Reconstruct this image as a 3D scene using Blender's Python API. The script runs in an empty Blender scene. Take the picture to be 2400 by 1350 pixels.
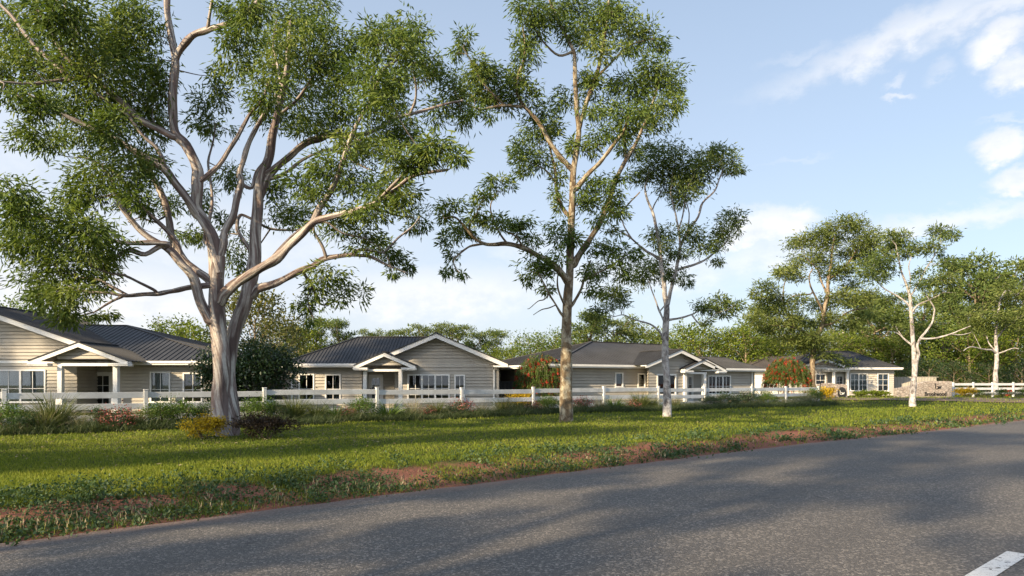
import bpy, math, random
import numpy as np
from mathutils import Vector, Matrix

R = math.radians
sc = bpy.context.scene
col = sc.collection
rng = np.random.default_rng(7)
random.seed(7)

# ------------------------------------------------------------------ camera
F = 1600.0          # focal length in photo pixels (24 mm lens on a 36 mm sensor)
EYE = 1.5
HOR = 897.0
cam_d = bpy.data.cameras.new("camera")
cam = bpy.data.objects.new("camera", cam_d)
col.objects.link(cam)
cam.location = (0, 0, EYE)
cam.rotation_euler = (R(90), 0, 0)
cam_d.sensor_width = 36
cam_d.lens = 36 * F / 2400
cam_d.shift_y = (HOR - 675) / 2400
cam_d.clip_start = 0.05
cam_d.clip_end = 3000
sc.camera = cam

# ------------------------------------------------------------------ light
SUN_AZ = 228.0      # degrees clockwise from +Y: low, behind the camera and to the left
SUN_EL = 24.0
SUN_POWER = 5.0
SKY_STRENGTH = 0.12
EXPOSURE = 1.1
sc.view_settings.view_transform = 'Standard'
sc.view_settings.look = 'None'
sc.view_settings.exposure = EXPOSURE
sc.view_settings.gamma = 1

sun_d = bpy.data.lights.new("sun", 'SUN')
sun = bpy.data.objects.new("sun", sun_d)
col.objects.link(sun)
sun_d.energy = SUN_POWER
sun_d.angle = R(0.9)
sun_d.color = (1.0, 0.79, 0.51)
a, e = R(SUN_AZ), R(SUN_EL)
sun_dir = Vector((math.sin(a) * math.cos(e), math.cos(a) * math.cos(e), math.sin(e)))
sun.rotation_euler = (-sun_dir).to_track_quat('-Z', 'Y').to_euler()
sun.location = (-30, -30, 40)


class NT:
    """small helper for node trees"""
    def __init__(s, tree):
        s.t = tree
    def n(s, typ, **kw):
        nd = s.t.nodes.new(typ)
        for k, v in kw.items():
            if k.startswith('i_'):
                key = k[2:]
                key = int(key) if key.isdigit() else key.replace('_', ' ')
                if isinstance(v, bpy.types.NodeSocket):
                    s.t.links.new(v, nd.inputs[key])
                else:
                    nd.inputs[key].default_value = v
            else:
                setattr(nd, k, v)
        return nd
    def link(s, a, b):
        s.t.links.new(a, b)
    def math(s, op, a, b=None, c=None, clamp=False):
        nd = s.t.nodes.new('ShaderNodeMath')
        nd.operation = op
        nd.use_clamp = clamp
        for i, v in enumerate((a, b, c)):
            if v is None:
                continue
            if isinstance(v, bpy.types.NodeSocket):
                s.t.links.new(v, nd.inputs[i])
            else:
                nd.inputs[i].default_value = v
        return nd.outputs[0]
    def mix(s, fac, a, b, mode='MIX'):
        nd = s.t.nodes.new('ShaderNodeMix')
        nd.data_type = 'RGBA'
        nd.blend_type = mode
        for ix, v in ((0, fac), (6, a), (7, b)):
            sock = nd.inputs[ix]
            if isinstance(v, bpy.types.NodeSocket):
                s.t.links.new(v, sock)
            elif ix == 0:
                sock.default_value = v
            else:
                sock.default_value = (*v, 1) if len(v) == 3 else v
        return nd.outputs[2]
    def rng(s, v, a, b, lo=0., hi=1., smooth=False):
        nd = s.t.nodes.new('ShaderNodeMapRange')
        nd.clamp = True
        if smooth:
            nd.interpolation_type = 'SMOOTHSTEP'
        s.t.links.new(v, nd.inputs[0])
        for i, x in enumerate((a, b, lo, hi)):
            nd.inputs[1 + i].default_value = x
        return nd.outputs[0]
    def noise(s, vec, scale, detail=4, rough=.55, dist=0.):
        nd = s.t.nodes.new('ShaderNodeTexNoise')
        s.t.links.new(vec, nd.inputs['Vector'])
        nd.inputs['Scale'].default_value = scale
        nd.inputs['Detail'].default_value = detail
        nd.inputs['Roughness'].default_value = rough
        nd.inputs['Distortion'].default_value = dist
        return nd.outputs[0]


def azel(px, py):
    az = math.atan2(px - 1200, F)
    el = math.atan2(HOR - py, math.hypot(F, px - 1200))
    return az, el


world = bpy.data.worlds.new("World")
sc.world = world
world.use_nodes = True
w = NT(world.node_tree)
bg = world.node_tree.nodes['Background']
sky = w.n('ShaderNodeTexSky', sky_type='NISHITA', sun_disc=False, sun_elevation=R(SUN_EL),
          sun_rotation=R(SUN_AZ), air_density=1.0, dust_density=1.6, ozone_density=1.2)
bg.inputs[1].default_value = SKY_STRENGTH
tc = w.n('ShaderNodeTexCoord')
dirv = w.n('ShaderNodeVectorMath', operation='NORMALIZE', i_0=tc.outputs['Generated']).outputs[0]
sx = w.n('ShaderNodeSeparateXYZ', i_0=dirv)
azn = w.math('ARCTAN2', sx.outputs[0], sx.outputs[1])
eln = w.math('ARCSINE', sx.outputs[2])
flat = w.n('ShaderNodeCombineXYZ', i_0=azn, i_1=w.math('MULTIPLY', eln, 1.5)).outputs[0]
n_big = w.noise(flat, 5.5, 8, .6)
n_fine = w.noise(flat, 24, 6, .6)
wob = w.n('ShaderNodeCombineXYZ', i_0=w.math('MULTIPLY_ADD', n_big, .12, -.06), i_1=w.math('MULTIPLY_ADD', n_fine, .06, -.03)).outputs[0]
ae = w.n('ShaderNodeCombineXYZ', i_0=azn, i_1=eln).outputs[0]
pos = w.n('ShaderNodeVectorMath', operation='ADD', i_0=ae, i_1=wob).outputs[0]


def cloud_blob(px, py, rx, ry, ang, dens, soft=.2):
    az, el = azel(px, py)
    k = math.cos(az) / F
    m = w.n('ShaderNodeMapping', vector_type='TEXTURE', i_Vector=pos, i_Location=(az, el, 0),
            i_Rotation=(0, 0, R(ang)), i_Scale=(rx * k, ry * k, 1))
    ln = w.n('ShaderNodeVectorMath', operation='LENGTH', i_0=m.outputs[0]).outputs['Value']
    return w.math('MULTIPLY', w.rng(ln, 1.15, soft, 0, 1, True), dens)


blobs = [(2080, 95, 330, 48, 13, .8, .1), (2300, 30, 210, 45, 14, .75, .1), (1850, 135, 90, 18, 8, .22, .0),
         (2370, 85, 95, 50, 15, 1.0, .4), (2390, 165, 70, 50, 0, .9, .4), (2100, 232, 38, 14, 0, .7, .2),
         (2090, 193, 28, 13, 20, .4, .2), (2205, 170, 40, 22, 25, .35, .1), (2365, 340, 66, 44, 0, 1.0, .4),
         (2395, 425, 70, 34, 0, .95, .4), (1790, 535, 130, 55, 4, 1.0, .4), (1880, 512, 70, 34, 0, 1., .4), (1850, 590, 260, 50, 8, .7, .2),
         (2220, 520, 300, 36, 3, .75, .2), (2420, 500, 160, 30, 4, .7, .2), (2000, 560, 150, 26, 0, .5, .1),
         (1500, 640, 330, 60, 0, .75, .1), (1000, 690, 420, 80, 2, .9, .1), (500, 560, 560, 130, 0, .55, .0),
         (200, 700, 500, 120, 0, .95, .1), (1250, 580, 140, 40, 0, .4, .1), (1850, 380, 90, 10, 4, .2, .0), (2360, 275, 60, 10, 0, .3, .1),
         (-100, 350, 300, 200, 0, .4, .0)]
cl = None
for b in blobs:
    v = cloud_blob(*b)
    cl = v if cl is None else w.math('MAXIMUM', cl, v)
# scattered cloud everywhere else round the horizon
gen = w.math('MULTIPLY', w.rng(n_big, .5, .72, 0, .9, True), w.rng(w.math('ABSOLUTE', azn), .85, 1.2, 0, 1))
cl = w.math('MAXIMUM', cl, gen)
tex = w.rng(n_fine, .25, .65, .62, 1.0)
cl = w.math('MULTIPLY', cl, tex, clamp=True)
haze = w.math('POWER', w.math('SUBTRACT', 1.0, w.rng(eln, 0.0, .70, 0, 1)), 1.25)
lefth = w.rng(azn, -.75, .6, 1.0, .35)
haze = w.math('MULTIPLY', w.math('MULTIPLY', haze, lefth), .95)
base_sky = w.mix(.55, sky.outputs[0], (1.85, 2.34, 3.0))
hz = w.mix(haze, base_sky, (3.45, 3.62, 3.95))
cloud_col = w.mix(w.rng(n_fine, .3, .7), (3.75, 3.78, 3.95), (4.5, 4.45, 4.42))
fin = w.mix(w.math('MULTIPLY', cl, .92), hz, cloud_col)
# the half of the sky round the sun, behind the viewer, is brightened to lift the fill light
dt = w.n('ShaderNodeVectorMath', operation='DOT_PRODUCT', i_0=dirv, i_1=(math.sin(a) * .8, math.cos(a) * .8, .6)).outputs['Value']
fill_gain = w.rng(dt, -.05, .95, 1.0, 1.8, True)
fin = w.n('ShaderNodeVectorMath', operation='SCALE', i_0=fin, i_Scale=fill_gain).outputs[0]
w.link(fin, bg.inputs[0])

# ------------------------------------------------------------------ helpers


def tag(o, label=None, cat=None, group=None, kind=None):
    if label: o['label'] = label
    if cat: o['category'] = cat
    if group: o['group'] = group
    if kind: o['kind'] = kind
    return o


def empty(name, loc, rz=0.):
    o = bpy.data.objects.new(name, None)
    col.objects.link(o)
    o.location = loc
    o.rotation_euler = (0, 0, rz)
    o.empty_display_size = .3
    return o


def link(name, me, mat, parent=None):
    o = bpy.data.objects.new(name, me)
    col.objects.link(o)
    if mat is not None and len(me.materials) == 0:
        me.materials.append(mat)
    if parent is not None:
        o.parent = parent
    return o


def copy_tree(o, parent=None):
    c = o.copy()
    col.objects.link(c)
    c.parent = parent
    for ch in list(o.children):
        copy_tree(ch, c)
    return c


class MB:
    def __init__(s):
        s.v, s.f = [], []
    def face(s, *p):
        i = len(s.v)
        s.v.extend([tuple(q) for q in p])
        s.f.append(tuple(range(i, i + len(p))))
    def box(s, x0, x1, y0, y1, z0, z1):
        i = len(s.v)
        s.v += [(x0, y0, z0), (x1, y0, z0), (x1, y1, z0), (x0, y1, z0), (x0, y0, z1), (x1, y0, z1), (x1, y1, z1), (x0, y1, z1)]
        s.f += [tuple(i + k for k in q) for q in ((3, 2, 1, 0), (4, 5, 6, 7), (0, 1, 5, 4), (1, 2, 6, 5), (2, 3, 7, 6), (3, 0, 4, 7))]
    def bar(s, p0, p1, w, h, up=(0, 0, 1), down=False):
        p0, p1 = Vector(p0), Vector(p1)
        d = (p1 - p0).normalized()
        u = Vector(up)
        sd = d.cross(u).normalized()
        u = sd.cross(d).normalized()
        a, b = (-h, 0) if down else (-h / 2, h / 2)
        i = len(s.v)
        for p in (p0, p1):
            for (q, r) in ((-w / 2, a), (w / 2, a), (w / 2, b), (-w / 2, b)):
                s.v.append(tuple(p + sd * q + u * r))
        s.f += [tuple(i + k for k in q) for q in ((0, 1, 2, 3), (7, 6, 5, 4), (0, 4, 5, 1), (1, 5, 6, 2), (2, 6, 7, 3), (3, 7, 4, 0))]
    def prism(s, pts, y0, y1):
        """polygon in x,z extruded along y"""
        n = len(pts)
        i = len(s.v)
        s.v += [(x, y0, z) for x, z in pts] + [(x, y1, z) for x, z in pts]
        s.f.append(tuple(i + k for k in range(n)))
        s.f.append(tuple(i + n + k for k in range(n))[::-1])
        for k in range(n):
            j = (k + 1) % n
            s.f.append((i + k, i + n + k, i + n + j, i + j))
    def build(s, name, mat, parent=None, smooth=False, bevel=0):
        me = bpy.data.meshes.new(name)
        me.from_pydata(s.v, [], s.f)
        if smooth:
            me.polygons.foreach_set('use_smooth', [True] * len(me.polygons))
        me.update()
        o = link(name, me, mat, parent)
        if bevel:
            m = o.modifiers.new('bevel', 'BEVEL')
            m.width = bevel
            m.segments = 1
            m.limit_method = 'ANGLE'
        return o


def np_mesh(name, V, Fq, uv=None, tint=None, smooth=False, attr='tint'):
    me = bpy.data.meshes.new(name)
    V = np.asarray(V, dtype=np.float32)
    Fq = np.asarray(Fq, dtype=np.int32)
    k = Fq.shape[1]
    me.vertices.add(len(V))
    me.vertices.foreach_set('co', V.ravel())
    me.loops.add(Fq.size)
    me.loops.foreach_set('vertex_index', Fq.ravel())
    me.polygons.add(len(Fq))
    me.polygons.foreach_set('loop_start', np.arange(0, Fq.size, k, dtype=np.int32))
    if smooth:
        me.polygons.foreach_set('use_smooth', np.ones(len(Fq), dtype=bool))
    me.update(calc_edges=True)
    if uv is not None:
        l = me.uv_layers.new(name='UVMap')
        l.data.foreach_set('uv', np.asarray(uv, dtype=np.float32).ravel())
    if tint is not None:
        at = me.attributes.new(attr, 'FLOAT', 'POINT')
        at.data.foreach_set('value', np.asarray(tint, dtype=np.float32).ravel())
    return me


def unit(v):
    return v / np.maximum(np.linalg.norm(v, axis=-1, keepdims=True), 1e-9)

# ------------------------------------------------------------------ materials
M = {}


def mat(name):
    m = bpy.data.materials.new(name)
    m.use_nodes = True
    t = NT(m.node_tree)
    return m, t, m.node_tree.nodes['Principled BSDF']


def simple(name, c, rough=.6, var=.06, scale=3., spec=.4, bump=0.):
    m, t, p = mat(name)
    tcn = t.n('ShaderNodeTexCoord')
    nz = t.noise(tcn.outputs['Object'], scale, 5, .6)
    lo = tuple(x * (1 - var * 2) for x in c)
    hi = tuple(min(1, x * (1 + var * 2)) for x in c)
    t.link(t.mix(t.rng(nz, .3, .7), lo, hi), p.inputs['Base Color'])
    p.inputs['Roughness'].default_value = rough
    p.inputs['Specular IOR Level'].default_value = spec
    if bump:
        b = t.n('ShaderNodeBump', i_Height=t.noise(tcn.outputs['Object'], scale * 8, 4, .6), i_Strength=bump, i_Distance=.02)
        t.link(b.outputs[0], p.inputs['Normal'])
    M[name] = m
    return m


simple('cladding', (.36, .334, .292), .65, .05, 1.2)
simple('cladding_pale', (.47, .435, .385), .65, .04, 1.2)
simple('white_trim', (.70, .69, .665), .45, .03, 2.)
simple('white_fence', (.58, .585, .58), .55, .09, 2.2)
simple('roof_metal', (.040, .040, .042), .6, .12, .9, .2)
simple('roof_brown', (.065, .056, .05), .55, .12, .9, .3)
simple('concrete', (.30, .28, .25), .8, .1, 2., .3, .2)
simple('colorbond_dark', (.030, .031, .034), .55, .1, 2.)
simple('colorbond_tan', (.30, .28, .24), .6, .06, 2.)
simple('curtain', (.78, .78, .77), .9, .05, 2., .1)
simple('interior', (.12, .11, .10), .9, .1, 1.)
simple('dark_metal', (.02, .02, .02), .45, .1, 5.)
simple('sign_white', (.75, .73, .68), .5, .02, 5.)
simple('wood_stake', (.05, .04, .035), .8, .1, 5.)


def glass_mat():
    m, t, p = mat('glass')
    out = m.node_tree.nodes['Material Output']
    tr = t.n('ShaderNodeBsdfTransparent', i_Color=(.62, .66, .66, 1))
    gl = t.n('ShaderNodeBsdfGlossy', i_Roughness=.015, i_Color=(.9, .92, .95, 1))
    fr = t.n('ShaderNodeFresnel', i_IOR=1.6)
    mx = t.n('ShaderNodeMixShader', i_0=t.math('MULTIPLY', fr.outputs[0], 1.0, clamp=True), i_1=tr.outputs[0], i_2=gl.outputs[0])
    t.link(mx.outputs[0], out.inputs[0])
    M['glass'] = m


glass_mat()


def leaf_mat(name, dark, mid, light, trans=.28, rough=.5, spec=.3):
    m, t, p = mat(name)
    out = m.node_tree.nodes['Material Output']
    at = t.n('ShaderNodeAttribute', attribute_name='tint')
    r = t.n('ShaderNodeValToRGB')
    t.link(at.outputs['Fac'], r.inputs[0])
    el = r.color_ramp.elements
    el[0].color = (*dark, 1)
    el[1].color = (*light, 1)
    x = el.new(.55)
    x.color = (*mid, 1)
    t.link(r.outputs[0], p.inputs['Base Color'])
    p.inputs['Roughness'].default_value = rough
    p.inputs['Specular IOR Level'].default_value = spec
    tl = t.n('ShaderNodeBsdfTranslucent', i_Color=t.mix(1., r.outputs[0], (1.25, 1.25, .6), 'MULTIPLY'))
    mx = t.n('ShaderNodeMixShader', i_0=trans, i_1=p.outputs[0], i_2=tl.outputs[0])
    t.link(mx.outputs[0], out.inputs[0])
    M[name] = m
    return m


leaf_mat('leaf_gum', (.048, .086, .020), (.115, .166, .036), (.245, .285, .080), .34, .55, .15)
leaf_mat('leaf_gum_light', (.052, .086, .026), (.120, .165, .044), (.24, .265, .09), .34, .55, .15)
leaf_mat('leaf_olive', (.058, .088, .024), (.138, .175, .046), (.25, .27, .09), .34, .55, .15)
leaf_mat('leaf_bush', (.05, .08, .012), (.125, .17, .020), (.26, .28, .035), .34, .55, .15)
leaf_mat('leaf_deep', (.014, .030, .012), (.030, .058, .020), (.060, .095, .030), .2, .4, .4)
leaf_mat('leaf_autumn', (.045, .055, .014), (.105, .115, .024), (.20, .17, .035), .3)
leaf_mat('leaf_bottlebrush', (.035, .07, .012), (.085, .15, .022), (.15, .21, .04), .32)
leaf_mat('flower_red', (.26, .016, .012), (.48, .035, .026), (.66, .10, .06), .25)
leaf_mat('flower_pink', (.13, .03, .03), (.25, .065, .06), (.38, .15, .13), .2)
leaf_mat('flower_yellow', (.26, .15, .006), (.46, .29, .012), (.62, .42, .03), .25)
leaf_mat('leaf_yellow_shrub', (.17, .12, .008), (.52, .35, .012), (.74, .54, .02), .3)
leaf_mat('leaf_maroon', (.018, .013, .008), (.038, .024, .013), (.075, .045, .02), .2)
leaf_mat('grass_blade', (.068, .108, .014), (.160, .198, .026), (.33, .32, .06), .32, .6, .15)
leaf_mat('leaf_weed', (.024, .050, .018), (.048, .088, .030), (.10, .14, .06), .25)
leaf_mat('leaf_tussock', (.045, .065, .018), (.10, .125, .035), (.21, .21, .09), .28)
leaf_mat('leaf_straw', (.20, .17, .10), (.34, .28, .18), (.50, .42, .30), .3)
leaf_mat('leaf_grey', (.07, .09, .055), (.13, .15, .09), (.24, .23, .15), .28)
leaf_mat('bed_cover', (.028, .045, .016), (.060, .085, .030), (.13, .14, .07), .25)


def bark_mat(name, cream, mid, dark, fu=3., fv=.55, balance=.5, patch=False):
    m, t, p = mat(name)
    uv = t.n('ShaderNodeUVMap')
    s = t.n('ShaderNodeSeparateXYZ', i_0=uv.outputs[0])
    # streaks that wind slowly round the limb
    u = t.math('MULTIPLY_ADD', s.outputs[1], .10, s.outputs[0])
    ang = t.math('MULTIPLY', u, math.tau)
    vec = t.n('ShaderNodeCombineXYZ', i_0=t.math('MULTIPLY', t.math('COSINE', ang), fu * .16),
              i_1=t.math('MULTIPLY', t.math('SINE', ang), fu * .16), i_2=t.math('MULTIPLY', s.outputs[1], fv)).outputs[0]
    n1 = t.noise(vec, 1.5, 5, .6, .7)
    n2 = t.noise(vec, 3.2, 5, .62, .4)
    tcn = t.n('ShaderNodeTexCoord')
    n3 = t.noise(tcn.outputs['Object'], 14, 4, .6)
    c1 = t.mix(t.rng(n1, balance - .05, balance + .06), dark, cream)
    c2 = t.mix(t.rng(n2, .46, .60), c1, mid)
    c3 = t.mix(t.rng(n3, .3, .75, 0, .35), c2, tuple(x * .55 for x in mid))
    t.link(c3, p.inputs['Base Color'])
    p.inputs['Roughness'].default_value = .8
    p.inputs['Specular IOR Level'].default_value = .2
    h = t.math('ADD', t.math('MULTIPLY', n1, .8), t.math('ADD', t.math('MULTIPLY', n2, .7), t.math('MULTIPLY', n3, .3)))
    b = t.n('ShaderNodeBump', i_Height=h, i_Strength=.8, i_Distance=.05)
    t.link(b.outputs[0], p.inputs['Normal'])
    M[name] = m


bark_mat('bark_gum', (.52, .485, .44), (.215, .160, .145), (.105, .076, .068), 3.0, .30, .49)
bark_mat('bark_spotted', (.40, .365, .275), (.19, .14, .085), (.10, .072, .045), 2.6, 1.5, .50)
bark_mat('bark_white', (.50, .475, .45), (.27, .245, .235), (.11, .095, .09), 2.5, 1.8, .44)
bark_mat('bark_brown', (.34, .28, .19), (.19, .14, .09), (.11, .08, .055), 3., .9, .5)
# ------------------------------------------------------------------ ground and road
ROAD_Z = -0.15
edge_px = [(-500, 1360), (0, 1272), (225, 1246), (450, 1212), (675, 1190), (900, 1162), (1125, 1131), (1350, 1104), (1575, 1078), (1800, 1048),
           (2000, 1028), (2145, 1015), (2280, 998), (2400, 984)]
ep = []
for px, py in edge_px:
    s = (py - HOR) / (EYE - ROAD_Z)
    ep.append(((px - 1200) / s, F / s))
ep = np.array(ep)
d0 = unit(ep[1] - ep[2])
d1 = unit(ep[-1] - ep[-4])
ep = np.vstack([[-10.5, -70.], [-10.5, -25.], [-10.2, -8.], [-9.6, -1.], [-8.4, 3.2], [-6.9, 5.5], ep[1:], ep[-1] + d1 * 15, ep[-1] + d1 * 60 + np.array([6., -8.]), ep[-1] + d1 * 120 + np.array([25., -25.])])


def smooth_line(p, n):
    seg = np.r_[0, np.cumsum(np.linalg.norm(np.diff(p, axis=0), axis=1))]
    t = np.linspace(0, seg[-1], n)
    q = np.stack([np.interp(t, seg, p[:, i]) for i in range(p.shape[1])], 1)
    k = 4
    for _ in range(3):
        qq = q.copy()
        for i in range(1, n - 1):
            a, b = max(0, i - k), min(n, i + k + 1)
            h = min(i - a, b - 1 - i)
            qq[i] = q[i - h:i + h + 1].mean(0)
        q = qq
    return q


edge = smooth_line(ep, 520)


def edge_dist(x, y):
    """signed distance to the near road edge, + on the lawn side"""
    P = np.stack([x, y], -1)
    A, B = edge[:-1], edge[1:]
    AB = B - A
    best = np.full(len(P), 1e9)
    sign = np.ones(len(P))
    for i in range(0, len(A)):
        t = np.clip(((P - A[i]) @ AB[i]) / (AB[i] @ AB[i]), 0, 1)
        q = P - (A[i] + t[:, None] * AB[i])
        d = np.hypot(q[:, 0], q[:, 1])
        c = AB[i][0] * q[:, 1] - AB[i][1] * q[:, 0]
        m = d < best
        best[m] = d[m]
        sign[m] = np.where(c[m] >= 0, 1, -1)
    return best * sign


def sstep(x, a, b):
    t = np.clip((x - a) / (b - a), 0, 1)
    return t * t * (3 - 2 * t)


def base_h(x, y):
    return .28 * sstep(np.asarray(x) * .55 + np.asarray(y) * .83, 46, 62)


def ground_h(x, y, d=None):
    x = np.atleast_1d(np.asarray(x, float))
    y = np.atleast_1d(np.asarray(y, float))
    if d is None:
        d = edge_dist(x, y)
    und = .035 * np.sin(x * .43 + y * .21) + .03 * np.sin(y * .6 - x * .17 + 1.3) + .02 * np.sin(x * 1.3 + .4) * np.sin(y * 1.1)
    r = sstep(d, .05, 2.2)
    h = base_h(x, y) * sstep(d, 2, 8) + und * .6 * sstep(d, 1.2, 4)
    return (ROAD_Z - .03) * (1 - r) + h * r - .05 * (d < -.2)


def gh(x, y):
    return float(ground_h(x, y)[0])


xs = np.unique(np.round(np.r_[np.arange(-900, -60, 60), np.arange(-60, -24, 2), np.arange(-24, 42, .45), np.arange(42, 90, 2), np.arange(90, 901, 60)], 3))
ys = np.unique(np.round(np.r_[np.arange(-300, -10, 30), np.arange(-10, 4, 2), np.arange(4, 34, .4), np.arange(34, 72, .8), np.arange(72, 140, 6), np.arange(140, 1500, 120)], 3))
GX, GY = np.meshgrid(xs, ys)
gx, gy = GX.ravel(), GY.ravel()
gd = edge_dist(gx, gy)
gz = ground_h(gx, gy, gd)
nx, ny = len(xs), len(ys)
ii = (np.arange(ny - 1)[:, None] * nx + np.arange(nx - 1)[None, :]).ravel()
gme = np_mesh('ground', np.stack([gx, gy, gz], 1), np.stack([ii, ii + 1, ii + nx + 1, ii + nx], 1), tint=np.clip(gd, -5, 30), smooth=True, attr='verge')

m, t, p = mat('ground')
tcn = t.n('ShaderNodeTexCoord')
ob = tcn.outputs['Object']
vg = t.n('ShaderNodeAttribute', attribute_name='verge').outputs['Fac']
nb = t.noise(ob, .55, 4, .6)
nm = t.noise(ob, 2.3, 5, .65)
nf = t.noise(ob, 26, 5, .7)
grass = t.mix(t.rng(nf, .3, .7), (.030, .042, .010), (.080, .095, .020))
grass = t.mix(t.rng(nb, .35, .7), grass, (.075, .075, .022))
soil = t.mix(t.rng(nm, .3, .7), (.17, .070, .048), (.26, .122, .085))
soil = t.mix(t.rng(nf, .35, .75, 0, .6), soil, (.11, .05, .034))
f = t.math('ADD', vg, t.math('MULTIPLY_ADD', nm, 1.6, -.8))
f = t.math('ADD', f, t.math('MULTIPLY_ADD', nb, 1.6, -.8))
k = t.rng(f, 1.5, 2.1)
t.link(t.mix(k, soil, grass), p.inputs['Base Color'])
p.inputs['Roughness'].default_value = .95
p.inputs['Specular IOR Level'].default_value = .1
t.link(t.n('ShaderNodeBump', i_Height=t.math('ADD', nf, nm), i_Strength=.7, i_Distance=.05).outputs[0], p.inputs['Normal'])
ground = link('ground', gme, m)
tag(ground, kind='structure')

# road: a strip from the near edge to the far verge
ROAD_W = 13.0
dn = np.gradient(edge, axis=0)
dn = unit(dn)
nrm = np.stack([dn[:, 1], -dn[:, 0]], 1)
rngw = np.random.default_rng(3)
wob = rngw.normal(0, .03, 520)
K = 26
V, Fq = [], []
for i in range(len(edge)):
    for j in range(K + 1):
        wv = ROAD_W * j / K
        q = edge[i] + nrm[i] * (wv + (wob[i] if j == 0 else 0))
        V.append((q[0], q[1], ROAD_Z + .07 * math.sin(math.pi * j / K) - (.0 if j else .0)))
for i in range(len(edge) - 1):
    for j in range(K):
        a = i * (K + 1) + j
        Fq.append((a, a + 1, a + K + 2, a + K + 1))
across = np.tile(np.arange(K + 1) * ROAD_W / K, len(edge))
rme = np_mesh('road', V, np.array(Fq)[:, ::-1], smooth=True, tint=across, attr='across')
m, t, p = mat('asphalt')
tcn = t.n('ShaderNodeTexCoord')
ob = tcn.outputs['Object']
v1 = t.n('ShaderNodeTexVoronoi', i_Vector=ob, i_Scale=95., feature='F1')
v2 = t.n('ShaderNodeTexVoronoi', i_Vector=ob, i_Scale=48., feature='F1')
s1 = t.n('ShaderNodeSeparateColor', i_0=v1.outputs['Color'])
s2 = t.n('ShaderNodeSeparateColor', i_0=v2.outputs['Color'])
nb = t.noise(ob, .35, 4, .6)
nm = t.noise(ob, 3., 5, .7)
c = t.mix(t.math('POWER', s1.outputs[0], 1.6), (.044, .041, .039), (.140, .127, .114))
c = t.mix(t.rng(s2.outputs[0], .80, .86, 0, .8), c, (.26, .23, .20))
c = t.mix(t.rng(nb, .3, .75, 0, .45), c, (.066, .061, .057))
c = t.mix(t.rng(nm, .35, .75, 0, .3), c, (.095, .088, .08))
ac = t.n('ShaderNodeAttribute', attribute_name='across').outputs['Fac']
dn_ = t.math('ADD', ac, t.math('MULTIPLY_ADD', nm, .9, -.45))
c = t.mix(t.math('MULTIPLY', t.rng(dn_, .0, .55, .75, 0), t.rng(nb, .3, .6, .3, 1)), c, (.19, .115, .085))   # red dust washed on to the edge
wt = t.math('SINE', t.math('MULTIPLY', ac, 3.6))                                                             # worn wheel paths
c = t.mix(t.math('MULTIPLY', t.rng(wt, .2, 1, 0, .35), t.rng(nb, .3, .65)), c, (.060, .056, .053))
cr_ = t.n('ShaderNodeTexVoronoi', i_Vector=t.n('ShaderNodeMapping', i_Vector=ob, i_Rotation=(0, 0, .7), i_Scale=(.16, .55, 1)).outputs[0], i_Scale=1., feature='DISTANCE_TO_EDGE')
wv_ = t.math('ADD', cr_.outputs['Distance'], t.math('MULTIPLY_ADD', nm, .05, -.025))
c = t.mix(t.math('MULTIPLY', t.rng(wv_, .0, .004, .55, 0), t.rng(nb, .5, .62)), c, (.022, .021, .021))           # hairline cracks
t.link(c, p.inputs['Base Color'])
p.inputs['Roughness'].default_value = .78
p.inputs['Specular IOR Level'].default_value = .35
hh = t.math('SUBTRACT', 1., v2.outputs['Distance'])
hh = t.math('ADD', hh, t.math('SUBTRACT', 1., v1.outputs['Distance']))
t.link(t.n('ShaderNodeBump', i_Height=hh, i_Strength=.6, i_Distance=.008).outputs[0], p.inputs['Normal'])
M['asphalt'] = m
road = link('road', rme, m)
tag(road, kind='structure')

# ground beyond the far side of the road is the same sheet; centre-line dash
m, t, p = mat('road_paint')
out = m.node_tree.nodes['Material Output']
tcn = t.n('ShaderNodeTexCoord')
mp = t.n('ShaderNodeMapping', i_Vector=tcn.outputs['Object'], i_Rotation=(0, 0, R(-38)), i_Scale=(1, 2.2, 1))
n1 = t.noise(mp.outputs[0], 9, 5, .7, .4)
n2 = t.noise(tcn.outputs['Object'], 60, 3, .6)
wear = t.math('MULTIPLY', t.rng(n1, .37, .44), t.rng(n2, .28, .4))
p.inputs['Base Color'].default_value = (.50, .50, .49, 1)
p.inputs['Roughness'].default_value = .7
mx = t.n('ShaderNodeMixShader', i_0=wear, i_1=t.n('ShaderNodeBsdfTransparent').outputs[0], i_2=p.outputs[0])
t.link(mx.outputs[0], out.inputs[0])


def on_plane(px, py, z):
    s = (py - HOR) / (EYE - z)
    return np.array([(px - 1200) / s, F / s])


cl = on_plane(2300, 1350, ROAD_Z + .07)
cu = on_plane(2386, 1297, ROAD_Z + .07)
dd = unit(cu - cl)
dnn = np.array([-dd[1], dd[0]])
mb = MB()
n = 12
a0, a1 = cl - dd * 2.2, cu
for i in range(n):
    pa, pb = a0 + (a1 - a0) * i / n, a0 + (a1 - a0) * (i + 1) / n
    hw = .085
    mb.face(*[(q[0], q[1], ROAD_Z + .077) for q in (pa - dnn * hw, pb - dnn * hw, pb + dnn * hw, pa + dnn * hw)])
o = mb.build('lane_marking', m)
tag(o, kind='structure')

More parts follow.
